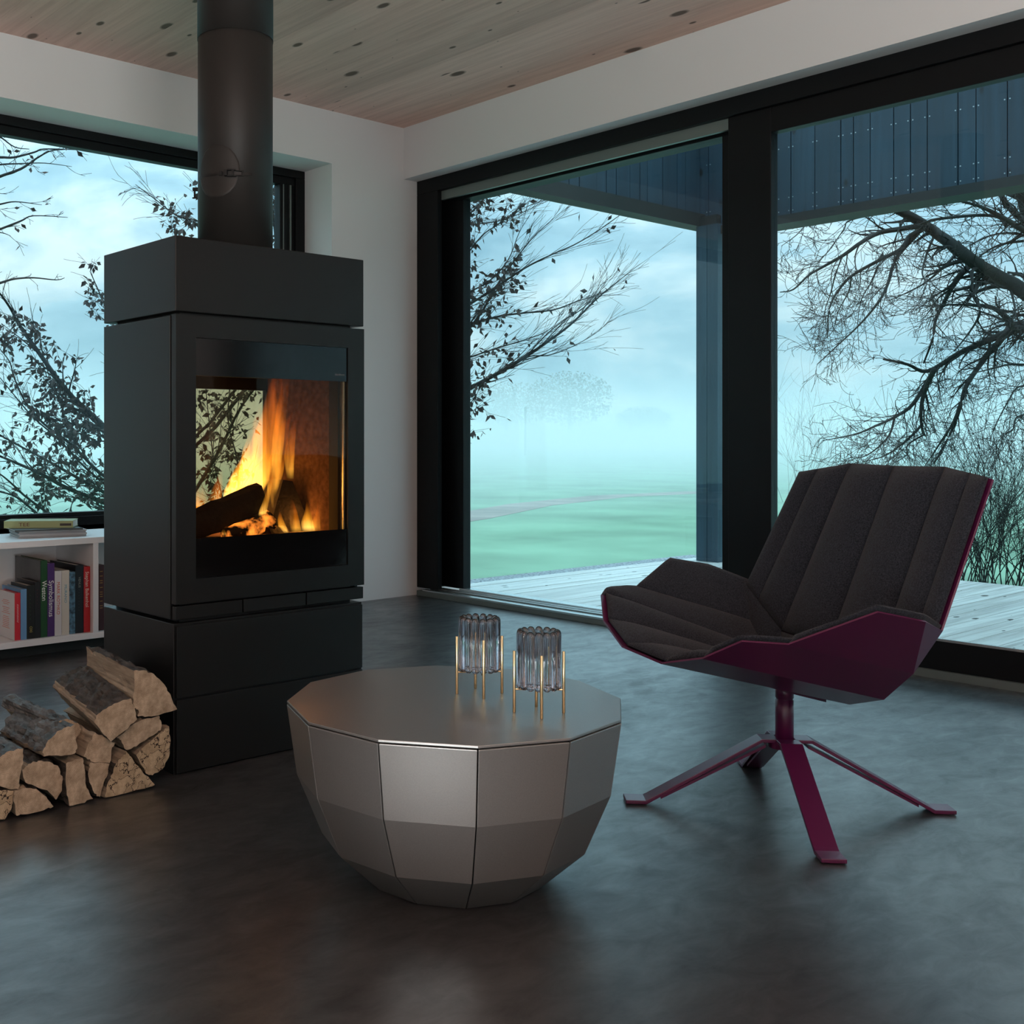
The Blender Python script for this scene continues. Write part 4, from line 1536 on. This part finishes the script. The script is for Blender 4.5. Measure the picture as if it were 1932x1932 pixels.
# ------------------------------------------------------------------ bookshelf and books
shelf = empty('bookshelf', (1.7, 4.55, 0), 'long low white bookshelf under the picture window', 'shelf')
HX0, HX1, HY0, HY1 = 0.30, 3.30, 4.35, 4.742
MB().box(HX0, HX1, HY0, HY1, 0.459, 0.485).build('top_board', M['shelf'], shelf, bevel=0.0015)
MB().box(HX0, HX1, HY0, HY1, 0.053, 0.079).build('bottom_board', M['shelf'], shelf, bevel=0.0015)
MB().box(HX0 + 0.02, HX1 - 0.02, HY1 - 0.012, HY1, 0.079, 0.459).build('back_panel', M['shelf'], shelf)
for x in (HX0, 0.95, 2.096, 3.275):
    MB().box(x, x + 0.025, HY0, HY1 - 0.012, 0.079, 0.459).build('divider', M['shelf'], shelf, bevel=0.001)
MB().box(HX0 + 0.05, HX1 - 0.05, HY0 + 0.08, HY1 - 0.02, 0.0, 0.053).build('plinth', M['black'], shelf)

M['pages'] = pbr('book_pages', (0.62, 0.60, 0.55, 1), 0.9)
ink = {}


def ink_mat(c):
    if c not in ink:
        ink[c] = pbr('ink_%d_%d_%d' % c, rgb(*c), 0.6)
    return ink[c]


def book(x0, x1, z1, depth, col, label, texts=(), y0=4.375, z0=0.0795, lean=0.0, rough=0.4, print_=None):
    x0 = x0 * 0.9943 + 0.0006
    x1 = x1 * 0.9943 - 0.0006
    root = empty('book', ((x0 + x1) / 2, y0, z0), label, 'book', 'books standing in the white shelf')
    cm = pbr('book_cover', rgb(*col), rough, spec=0.4, noise=print_ or 0.0, nscale=70)
    t = min(0.0028, (x1 - x0) * 0.15)
    MB().box(x0, x1, y0, y0 + t, z0, z1).box(x0, x0 + t, y0 + t, y0 + depth, z0, z1).box(x1 - t, x1, y0 + t, y0 + depth, z0, z1).build('cover', cm, root)
    MB().box(x0 + t, x1 - t, y0 + t, y0 + depth - 0.004, z0 + 0.003, z1 - 0.004).build('pages', M['pages'], root)
    for s, c, zc_, size, w in texts:
        text_part('lettering', s, ink_mat(c), root, ((x0 + x1) / 2, y0 - 0.0004, zc_), (0, 0, -1), (1, 0, 0), size, width=w)
    return root


W_ = (235, 235, 230)
bk = book(1.772, 1.7965, 0.2727, 0.17, (196, 44, 58), 'thin red-spined book with white front cover, first in the row', [('/////////////', W_, 0.19, 0.010, 0.075)])
MB().box(1.7604, 1.7621, 4.377, 4.545, 0.0805, 0.272).build('cover', pbr('white_cover', (0.70, 0.70, 0.70, 1), 0.4), bk)
lb = MB()
random.seed(8)
for i in range(16):
    if i in (3, 8):
        continue
    w = random.uniform(0.05, 0.085)
    zc0 = 0.235 - i * 0.0075
    lb.box(1.7598, 1.7605, 4.465 - w / 2, 4.465 + w / 2, zc0, zc0 + 0.002)
lb.build('printed_lines', ink_mat((214, 120, 104)), bk)
book(1.797, 1.8235, 0.2863, 0.20, (106, 150, 190), 'light blue paperback next to the thin red-spined book')
book(1.8235, 1.858, 0.2997, 0.17, (28, 26, 24), 'black book with small yellow lettering on its spine', [('OXI', (190, 170, 90), 0.118, 0.016, 0.024), ('. . . . . . .', (70, 130, 60), 0.21, 0.010, 0.10)])
book(1.858, 1.884, 0.3109, 0.19, (30, 27, 30), 'black book with faint red lettering beside the green book', [('. . . . .', (140, 30, 40), 0.25, 0.010, 0.06)])
bk = book(1.884, 1.913, 0.3982, 0.27, (28, 74, 36), 'tall dark green art book with white serif title', [('Weston', W_, 0.272, 0.030, 0.082)])
MB().box(1.8723, 1.8735, 4.377, 4.645, 0.0805, 0.3978).build('cover', pbr('dark_photo_cover', (0.035, 0.035, 0.036, 1), 0.3, noise=0.9, nscale=9), bk)
book(1.913, 1.945, 0.3845, 0.21, (74, 40, 104), 'tall purple art book with white title', [('Symbolismus', W_, 0.237, 0.030, 0.150)])
book(1.945, 1.9765, 0.3499, 0.17, (205, 206, 208), 'white art book with orange-red capitals on its spine', [('MARK ROTHKO', (196, 76, 38), 0.236, 0.020, 0.135)])
book(1.9765, 2.011, 0.3498, 0.17, (206, 203, 192), 'cream book with blue and grey capitals on its spine', [('MURANO', (70, 150, 175), 0.252, 0.016, 0.075)])
book(2.011, 2.038, 0.3414, 0.17, (74, 108, 128), 'narrow book with mottled blue and gold spine', print_=0.9)
book(2.038, 2.0755, 0.3686, 0.26, (22, 26, 32), 'tall black book with pale lettering beside the red one', [('VENUS', (150, 150, 140), 0.295, 0.014, 0.045), ('. . . . . . . .', (120, 120, 115), 0.22, 0.008, 0.09)])
book(2.0765, 2.1065, 0.3590, 0.17, (190, 46, 52), 'bright red book with white title against the shelf divider', [('Stephan Balkenhol', W_, 0.262, 0.022, 0.150)])
book(2.146, 2.172, 0.3613, 0.20, (62, 26, 30), 'maroon book with gilt lettering just past the shelf divider', [('| | || | ||| | ||', (170, 130, 60), 0.255, 0.014, 0.16)])


def flat_item(name, corner, ang, length, depth, z0, z1, mat, label, cat, pages=None):
    ca, sa = math.cos(ang), math.sin(ang)
    o = empty(name, (corner[0], corner[1], z0), label, cat, None)
    P = lambda u, v, z: (corner[0] + ca * u - sa * v, corner[1] + sa * u + ca * v, z)

    def bx(u0, u1, v0, v1, a0, a1, nm, m):
        MB().prism([P(u0, v0, a0), P(u1, v0, a0), P(u1, v1, a0), P(u0, v1, a0)], [P(u0, v0, a1), P(u1, v0, a1), P(u1, v1, a1), P(u0, v1, a1)]).build(nm, m, o)
    t = min(0.002, (z1 - z0) * 0.2)
    bx(0, length, 0, depth, z0, z0 + t, 'cover', mat)
    bx(0, length, 0, depth, z1 - t, z1, 'cover', mat)
    bx(0, length, 0, 0.0018, z0 + t, z1 - t, 'spine', mat)
    bx(0.002, length - 0.002, 0.0018, depth - 0.002, z0 + t, z1 - t, 'pages', M['pages'])
    return o, P


maga = math.atan2(4.44 - 4.496, 2.108 - 1.828)
mags = [('bottom magazine of the pile on the bookshelf', (150, 152, 154)), ('second magazine from the bottom of the pile on the bookshelf', (180, 182, 184)),
        ('middle magazine of the pile on the bookshelf', (140, 142, 146)), ('second magazine from the top of the pile on the bookshelf', (170, 172, 172)),
        ('top magazine of the pile, under the green book', (60, 66, 66))]
for i, (lab, c) in enumerate(mags):
    j = (0.0, 0.004, -0.003, 0.002, -0.02)[i]
    o, P_ = flat_item('magazine', (1.828 + j, 4.496 + j * 0.5), maga, 0.285, 0.21, 0.4855 + i * 0.0071, 0.4855 + i * 0.0071 + 0.0068, ink_mat(c), lab, 'magazine')
    o['group'] = 'magazines piled on the bookshelf'
zt0 = 0.4855 + 5 * 0.0071 + 0.0005
ta = math.atan2(4.457 - 4.616, 2.053 - 1.811)
gm = pbr('olive_cover', rgb(150, 162, 112), 0.45)
o, P_ = flat_item('book', (1.811, 4.616), ta, 0.29, 0.145, zt0, zt0 + 0.030, gm, 'thick olive green book lying on the magazines', 'book')
tx = Vector((math.cos(ta), math.sin(ta), 0))
c0 = Vector(P_(0.085, -0.0006, zt0 + 0.014))
text_part('lettering', 'TEE', ink_mat((96, 50, 36)), o, c0, tx, (0, 0, 1), 0.022, width=0.046)
c0 = P_
MB().prism([P_(0.235, -0.0006, zt0 + 0.009), P_(0.283, -0.0006, zt0 + 0.009), P_(0.283, 0.0, zt0 + 0.009), P_(0.235, 0.0, zt0 + 0.009)],
           [P_(0.235, -0.0006, zt0 + 0.019), P_(0.283, -0.0006, zt0 + 0.019), P_(0.283, 0.0, zt0 + 0.019), P_(0.235, 0.0, zt0 + 0.019)]).build('publisher_label', ink_mat((44, 40, 38)), o)

# ------------------------------------------------------------------ firewood
zl = lambda x, y: (x / 4.83, 1180 + y / 4.83)
YL = 2.55


def firewood(label, poly, rear, bark_edges, length=0.33, yoff=0.0, end='end', bark='bark', seed=1):
    """poly: end face outline in zoomed pixels; rear: (front vertex, rear pixel) giving the log's direction, or None for straight back"""
    rnd = random.Random(seed)
    Y = YL + yoff
    F = [pix_y(*zl(x, y), Y) for x, y in poly]
    F = [Vector((p.x, p.y, max(p.z, 0.003))) for p in F]
    c = sum(F, Vector()) / len(F)
    if rear:
        (fx, fy), (rx, ry) = rear
        a = pix_y(*zl(fx, fy), Y)
        ax = pix_y(*zl(rx, ry), Y + length) - a
    else:
        ax = Vector((rnd.uniform(-0.02, 0.02), length, rnd.uniform(0.0, 0.006)))
    n = len(F)
    ring, kinds = [], []
    for i in range(n):
        p, q = F[i], F[(i + 1) % n]
        isb = i in bark_edges
        for k in range(4):
            f = k / 4
            v = p.lerp(q, f)
            if k:
                v = v + Vector((rnd.uniform(-1, 1), 0, rnd.uniform(-1, 1))) * 0.0022
            ring.append(v)
            kinds.append(isb)
    m = len(ring)
    R = 20
    vv, ff, mi = [], [], []
    for r in range(R):
        f = r / (R - 1)
        for k, v in enumerate(ring):
            nv = v + ax * f
            if r:
                amp = 0.0055 if kinds[k] else 0.0018
                s = mnoise.noise(nv * 55.0 + Vector((seed * 3.1, 0, 0))) * amp * 2
                d = (v - c)
                d.y = 0
                nv = nv + d.normalized() * s
            nv.z = max(nv.z, 0.002)
            vv.append(nv)
    for r in range(R - 1):
        for k in range(m):
            k2 = (k + 1) % m
            ff.append((r * m + k, r * m + k2, (r + 1) * m + k2, (r + 1) * m + k))
            mi.append(1 if kinds[k] else 2)
    # end faces as fans with a slightly uneven sawn surface
    ci = len(vv)
    cc = c.copy()
    cc.y -= 0.003
    vv.append(cc)
    for k in range(m):
        ff.append((ci, (k + 1) % m, k))
        mi.append(0)
    ci2 = len(vv)
    vv.append(c + ax)
    for k in range(m):
        ff.append((ci2, (R - 1) * m + k, (R - 1) * m + (k + 1) % m))
        mi.append(0)
    base = Vector((c.x, c.y, 0))
    me = bpy.data.meshes.new('firewood_log')
    org = c.copy()
    me.from_pydata([tuple(v - org) for v in vv], [], ff)
    me.update()
    for mt in (M[end], M[bark], M['split']):
        me.materials.append(mt)
    for p, i in zip(me.polygons, mi):
        p.material_index = i
    bm = bmesh.new()
    bm.from_mesh(me)
    bmesh.ops.recalc_face_normals(bm, faces=bm.faces)
    bm.to_mesh(me)
    bm.free()
    o = bpy.data.objects.new('firewood_log', me)
    COL.objects.link(o)
    o.location = org
    return tag(o, label, 'log', 'split firewood piled beside the stove')


firewood('split log with bark lying on top of the firewood pile', [(1222, 412), (1310, 408), (1400, 440), (1500, 540), (1560, 650), (1615, 765), (1380, 830), (1258, 830), (1262, 775), (1225, 755), (1212, 660), (1228, 560)],
         ((1222, 412), (790, 200)), {0, 1, 2, 3, 4}, yoff=0.0, seed=1)
firewood('thick-barked log second from the top of the firewood pile', [(880, 820), (940, 770), (1040, 712), (1195, 665), (1225, 740), (1250, 855), (1130, 965), (1010, 1060), (950, 1000), (860, 885)],
         ((880, 820), (500, 500)), {0, 1, 2}, yoff=-0.012, seed=2)
firewood('dark grey-barked log lying at the left of the pile', [(385, 1160), (420, 1080), (520, 965), (600, 930), (680, 905), (678, 1000), (705, 1100), (680, 1168), (560, 1190), (400, 1195)],
         ((520, 965), (130, 790)), {0, 1, 2, 3}, yoff=-0.006, bark='barkgrey', seed=3)
firewood('pale split log at the middle of the firewood pile', [(868, 975), (945, 1015), (1055, 1072), (1022, 1110), (1000, 1255), (830, 1240), (762, 1195), (800, 1090)], None, {0}, yoff=0.004, seed=4)
firewood('pale split log under the top log against the stove', [(1185, 920), (1300, 858), (1450, 822), (1470, 880), (1465, 955), (1400, 1000), (1240, 1105), (1150, 1135), (1105, 1045), (1065, 1020)], None, {1, 2}, yoff=0.006, seed=5)
firewood('half-round spalted log resting against the stove side', [(1540, 920), (1555, 1050), (1540, 1200), (1480, 1310), (1390, 1365), (1330, 1350), (1240, 1180), (1300, 1115), (1420, 1010), (1475, 965)], None, {0, 1, 2, 3}, yoff=0.012, end='end2', seed=6)
firewood('triangular spalted log on the floor at the right of the pile', [(1150, 1145), (1200, 1200), (1290, 1320), (1410, 1450), (1300, 1490), (1100, 1540), (957, 1570), (970, 1480), (1010, 1370), (1060, 1260)], None, {8, 7}, yoff=-0.01, end='end2', seed=7)
firewood('slim upright split log beside the triangular one', [(820, 1252), (900, 1247), (998, 1262), (985, 1350), (940, 1460), (910, 1575), (860, 1530), (815, 1430), (806, 1330)], None, {5, 6, 7}, yoff=0.0, seed=8)
firewood('blocky upright split log on the floor with frayed bark', [(602, 1262), (680, 1222), (755, 1207), (770, 1300), (790, 1480), (848, 1580), (740, 1630), (632, 1645), (607, 1500)], None, {7, 8}, yoff=-0.012, seed=9)
firewood('round log standing between the blocky one and the left logs', [(202, 1320), (260, 1262), (350, 1232), (450, 1242), (540, 1300), (573, 1400), (563, 1510), (510, 1588), (430, 1502), (330, 1470), (232, 1430)], None, {1, 2, 3, 4, 5, 6}, yoff=0.0, seed=10)
firewood('split log cut off by the left picture edge', [(-90, 1240), (0, 1200), (90, 1142), (213, 1122), (213, 1250), (180, 1380), (168, 1495), (60, 1482), (-90, 1440)], None, {0, 1, 2}, yoff=-0.006, bark='barkgrey', seed=11)
firewood('flat half-round log lying on the floor at the front left', [(135, 1505), (240, 1482), (330, 1490), (420, 1560), (488, 1650), (380, 1690), (200, 1722), (152, 1735), (122, 1600)], None, {1, 2, 3}, yoff=-0.012, seed=12)
firewood('spalted log on the floor in the lower left corner', [(-70, 1505), (60, 1495), (126, 1510), (118, 1600), (90, 1700), (42, 1772), (-70, 1760)], None, {0}, yoff=-0.006, end='end2', seed=13)
firewood('dark log lying behind the others in the pile', [(530, 880), (610, 850), (710, 890), (750, 970), (730, 1050), (620, 1060), (540, 980)], None, {0, 1, 2, 3, 6}, yoff=0.07, bark='barkgrey', seed=14)

# ------------------------------------------------------------------ coffee table
TC, TA = (1.6108, 1.6536), -0.6536 + math.pi
table = empty('coffee_table', (TC[0], TC[1], 0), 'faceted bronze metal drum coffee table with twelve-sided top', 'table')


def tv(r, i, z, gap=0.0):
    a = TA + i * math.pi / 6 + (gap / r if r else 0)
    return Vector((TC[0] + r * math.cos(a), TC[1] + r * math.sin(a), z))


rings = [(0.3496, 0.3508), (0.3288, 0.2073), (0.2771, 0.085), (0.186, 0.001)]
for i in range(12):
    outer = [(tv(r, i, z, 0.0011), tv(r, i + 1, z, -0.0011)) for r, z in rings]
    inner = [(tv(r - 0.006, i, z + 0.001, 0.0011), tv(r - 0.006, i + 1, z + 0.001, -0.0011)) for r, z in rings]
    vv, ff = [], []
    for (a, c), (d, e) in zip(outer, inner):
        vv += [a, c, e, d]
    for k in range(3):
        for m in range(4):
            ff.append((k * 4 + m, k * 4 + (m + 1) % 4, k * 4 + 4 + (m + 1) % 4, k * 4 + 4 + m))
    ff += [(3, 2, 1, 0), (12, 13, 14, 15)]
    MB().add(vv, ff).build('panel', M['table'], table, fix=True, bevel=0.0012)
MB().prism([tv(0.3488, i, 0.3535) for i in range(12)], [tv(0.3488, i, 0.3587) for i in range(12)]).build('table_top', M['table'], table, fix=True, bevel=0.001)
b = MB()
core = [(0.178, 0.002), (0.267, 0.086), (0.318, 0.208), (0.336, 0.345), (0.33, 0.3535)]
vv = [tv(r, i, z) for r, z in core for i in range(12)]
ff = [(k * 12 + i, k * 12 + (i + 1) % 12, k * 12 + 12 + (i + 1) % 12, k * 12 + 12 + i) for k in range(len(core) - 1) for i in range(12)]
ff += [tuple(reversed(range(12))), tuple(range((len(core) - 1) * 12, len(core) * 12))]
b.add(vv, ff).build('core', M['steel_in'], table, fix=True)


# ------------------------------------------------------------------ glass tealight holders
def glass_mat():
    m, nt, b = new_mat('smoked_glass')
    b.inputs['Base Color'].default_value = (0.78, 0.78, 0.82, 1)
    b.inputs['Transmission Weight'].default_value = 1.0
    b.inputs['Roughness'].default_value = 0.02
    b.inputs['IOR'].default_value = 1.5
    return m


M['crystal'] = glass_mat()


def holder(center, a0, leg0, label):
    z0 = 0.3590
    root = empty('tealight_holder', (center[0], center[1], z0), label, 'candle holder', 'glass tealight holders on the coffee table')
    NR, RR, rr = 14, 0.0366, 0.0081
    prof = [(0.0012, 0.0), (0.0042, 0.0010), (0.0069, 0.0036), (rr, 0.0078), (rr, 0.1065), (0.0077, 0.1105), (0.0060, 0.1142), (0.0034, 0.1164), (0.0008, 0.1170)]
    for k in range(NR):
        a = a0 + 2 * math.pi * k / NR
        MB().lathe(prof, (center[0] + RR * math.cos(a), center[1] + RR * math.sin(a), z0 + 0.0485), 16).build('glass_rod', M['crystal'], root, smooth=True)
    MB().lathe([(0.026, 0.0), (0.0275, 0.0015), (0.0275, 0.006), (0.026, 0.0075)], (center[0], center[1], z0 + 0.056), 32).build('glass_base', M['crystal'], root)
    arm = MB()
    for k in range(4):
        a = math.radians(leg0) + k * math.pi / 2
        d = Vector((math.cos(a), math.sin(a), 0))
        c = Vector((center[0], center[1], z0))
        MB().lathe([(0.0028, 0.0), (0.0032, 0.0006), (0.0032, 0.122), (0.0028, 0.1226)], c + d * 0.0486, 12).build('leg', M['brass'], root, smooth=True)
        arm.tube([c + d * 0.030 + Vector((0, 0, 0.0465)), c + d * 0.0475 + Vector((0, 0, 0.0465))], 0.0018, 8)
    o = arm.build('support_pin', M['brass'], root)
    o['kind'] = 'stuff'
    return root


holder((1.689, 1.658), 0.10, 54.8, 'ribbed glass tealight holder on brass legs, farther one on the table')
holder((1.6612, 1.4667), 0.27, 47.5, 'ribbed glass tealight holder on brass legs, nearer one on the table')

# ------------------------------------------------------------------ armchair
CC, CPHI = Vector((2.5255, 1.4363)), math.radians(152)
cu_ = Vector((math.cos(CPHI), math.sin(CPHI)))
cn_ = Vector((-cu_.y, cu_.x))


def cw(q):
    p = CC + cu_ * q[0] + cn_ * q[1]
    return Vector((p.x, p.y, q[2]))


chair = empty('armchair', (CC.x, CC.y, 0), 'plum metal swivel armchair padded with charcoal felt', 'armchair')
near = dict(P3=(.4138, .1743, .4025), P4=(.3759, .2878, .4345), P5=(.3205, .351, .4803), P6=(.2191, .3591, .4719), P7=(.0774, .4527, .5496), P8=(-.0406, .4434, .5247),
            P9=(-.1276, .3845, .4932), R1=(-.1069, .32, .3894), B1=(-.1028, .2284, .3116), B2=(-.0918, .1211, .276), T=(-.2751, .3596, .8137), K=(-.3156, .1771, .8326), Kb=(-.128, .20, .390))
far = {k: (a, -v, z) for k, (a, v, z) in near.items()}
far.update(P3=(.3975, -.174, .4394), P4=(.3545, -.2873, .4891), P5=(.312, -.345, .490), P6=(.225, -.372, .488), P7=(.077, -.4527, .551), P8=(-.042, -.4434, .5304), P9=(-.1282, -.3845, .4955), T=(-.2746, -.3596, .8036), K=(-.3157, -.1771, .8335))
P2, BC, M0, KT = (.427, 0, .408), (-.13, 0, .262), (-.132, 0, .385), (-.3111, 0, .8308)


def shell_faces(S, flip):
    fs = [(P2, S['P3'], S['B2'], BC), (S['P3'], S['P4'], S['B1'], S['B2']), (S['P4'], S['P5'], S['P6'], S['R1'], S['B1']), (S['P6'], S['P7'], S['P8'], S['R1']),
          (S['P8'], S['P9'], S['R1']), (BC, S['B2'], S['Kb'], M0), (S['B2'], S['B1'], S['Kb']), (S['B1'], S['R1'], S['P9'], S['Kb']),
          (M0, S['Kb'], S['K'], KT), (S['Kb'], S['P9'], S['T'], S['K'])]
    return [tuple(reversed(f)) for f in fs] if flip else fs


bm = bmesh.new()
cache = {}


def bv(q):
    q = tuple(q)
    if q not in cache:
        cache[q] = bm.verts.new(cw(q))
    return cache[q]


for S, flip in ((near, False), (far, True)):
    for f in shell_faces(S, flip):
        bm.faces.new([bv(q) for q in f])
me = bpy.data.meshes.new('shell')
bm.to_mesh(me)
bm.free()
me.materials.append(M['plum'])
sh = bpy.data.objects.new('shell', me)
COL.objects.link(sh)
adopt(sh, chair)
md = sh.modifiers.new('thickness', 'SOLIDIFY')
md.thickness = 0.004
md.offset = 0.0

INNER = cw((0.16, 0.0, 0.75))


def pad_strip(mb, A, B, base=0.012, bulge=0.024, nu=18, nv=10, over=0.0, t0=0.0):
    """puffy felt strip between two polylines A and B (lists of local points), lifted off the shell"""
    def samp(L, t):
        P = [cw(q) for q in L]
        ln = [(P[i + 1] - P[i]).length for i in range(len(P) - 1)]
        s = t * sum(ln)
        for i, l in enumerate(ln):
            if s <= l or i == len(ln) - 1:
                return P[i].lerp(P[i + 1], s / l if l else 0)
            s -= l
    vv, ff = [], []
    for side in (0, 1):
        for i in range(nu + 1):
            t = t0 + (1 - t0) * i / nu
            a, c = samp(A, t), samp(B, t)
            t2 = min(1, t + 0.02)
            t1 = max(0, t - 0.02)
            du = samp(A, t2).lerp(samp(B, t2), 0.5) - samp(A, t1).lerp(samp(B, t1), 0.5)
            n = du.cross(c - a).normalized()
            mid = a.lerp(c, 0.5)
            if n.dot(INNER - mid) < 0:
                n = -n
            for j in range(nv + 1):
                s = j / nv
                p = a.lerp(c, s * (1 + over))
                prof = (1 - abs(2 * s - 1) ** 2.4) * (1 - abs(2 * t - 1) ** 10)
                h = base + bulge * prof if side == 0 else base - 0.006
                vv.append(p + n * h)
    W = nv + 1
    off = (nu + 1) * W
    for i in range(nu):
        for j in range(nv):
            ff.append((i * W + j, i * W + j + 1, (i + 1) * W + j + 1, (i + 1) * W + j))
            ff.append((off + i * W + j, off + (i + 1) * W + j, off + (i + 1) * W + j + 1, off + i * W + j + 1))
    for i in range(nu):
        for j in (0, nv):
            ff.append((i * W + j, (i + 1) * W + j, off + (i + 1) * W + j, off + i * W + j))
    for j in range(nv):
        for i in (0, nu):
            ff.append((i * W + j, i * W + j + 1, off + i * W + j + 1, off + i * W + j))
    mb.add(vv, ff)


def lerp3(a, c, t):
    return tuple(a[i] + (c[i] - a[i]) * t for i in range(3))


for S in (near, far):
    mb = MB()
    pad_strip(mb, [P2, BC], [S['P3'], S['B2']], t0=0.022)
    pad_strip(mb, [S['P3'], S['B2']], [S['P4'], S['B1']], t0=0.022)
    mb.build('seat_pad', M['felt'], chair, smooth=True, fix=True)
    mb = MB()
    pad_strip(mb, [S['P4'], S['B1']], [S['P4'], S['P5'], S['P6'], S['R1']], bulge=0.012, over=0.065)
    pad_strip(mb, [S['P6'], S['R1']], [S['P6'], S['P7'], S['P8'], S['P9']], bulge=0.010, over=0.06)
    mb.build('side_pad', M['felt'], chair, smooth=True, fix=True)
    mb = MB()
    Q = lerp3(S['K'], S['T'], 0.60)
    Qb = lerp3(S['Kb'], S['P9'], 0.62)
    pad_strip(mb, [KT, M0], [S['K'], S['Kb']], bulge=0.030, nu=24)
    pad_strip(mb, [S['K'], S['Kb']], [Q, Qb], bulge=0.022, nu=24)
    pad_strip(mb, [Q, Qb], [lerp3(Q, S['T'], 0.88), lerp3(Qb, S['P9'], 0.88)], bulge=0.012, nu=24)
    mb.build('back_pad', M['felt'], chair, smooth=True, fix=True)
    mb = MB()
    pad_strip(mb, [M0, BC], [S['Kb'], S['B2']], bulge=0.012, nu=8)
    pad_strip(mb, [S['Kb'], S['B2']], [S['Kb'], S['B1']], bulge=0.006, nu=8)
    pad_strip(mb, [S['Kb'], S['B1']], [S['P9'], S['R1']], bulge=0.010, nu=8)
    mb.build('lumbar_pad', M['felt'], chair, smooth=True, fix=True)

# mounting plate, post, star base
b = MB()
pl = [(.165, .02), (.14, .085), (.02, .098), (-.06, .08), (-.07, .03)]
loop = [(a, v) for a, v in pl] + [(a, -v) for a, v in reversed(pl)]
zpl = lambda a: 0.266 + (a + 0.1) * 0.285 - 0.006
b.prism([cw((a, v, zpl(a))) for a, v in loop], [cw((a, v, zpl(a) + 0.010)) for a, v in loop])
b.build('mounting_plate', M['plum'], chair, fix=True, bevel=0.001)
MB().lathe([(0.0215, 0.150), (0.0215, 0.262), (0.0195, 0.2635), (0.0195, 0.2665), (0.0215, 0.268), (0.0215, 0.30)], (CC.x, CC.y, 0), 32).build('post', M['plum'], chair, smooth=True)
MB().lathe([(0.040, 0.147), (0.040, 0.166)], (CC.x, CC.y, 0), 24).build('hub', M['plum'], chair)
for ang, rt in ((135, 0.385), (-45, 0.392), (225, 0.372), (45, 0.365)):
    a = math.radians(ang)
    d = Vector((math.cos(a), math.sin(a), 0))
    s = Vector((-d.y, d.x, 0))
    hw = 0.0265
    prof = [(0.02, 0.170), (0.060, 0.170), (rt - 0.058, 0.016), (rt - 0.048, 0.011), (rt, 0.011)]
    low = [(0.02, 0.162), (0.058, 0.162), (rt - 0.062, 0.009), (rt - 0.050, 0.002), (rt, 0.002)]
    L = [Vector((CC.x, CC.y, z)) + d * r for r, z in prof] + [Vector((CC.x, CC.y, z)) + d * r for r, z in reversed(low)]
    leg = MB().prism([p - s * hw for p in L], [p + s * hw for p in L]).build('leg', M['plum'], chair, fix=True, bevel=0.0012)
    # doubling plate under the leg
    lo2 = [(0.05, 0.156), (rt - 0.085, 0.022), (rt - 0.085, 0.015), (0.05, 0.149)]
    L2 = [Vector((CC.x, CC.y, z)) + d * r for r, z in lo2]
    MB().prism([p - s * hw * 0.8 for p in L2], [p + s * hw * 0.8 for p in L2]).build('stiffener', M['plum'], leg, fix=True)
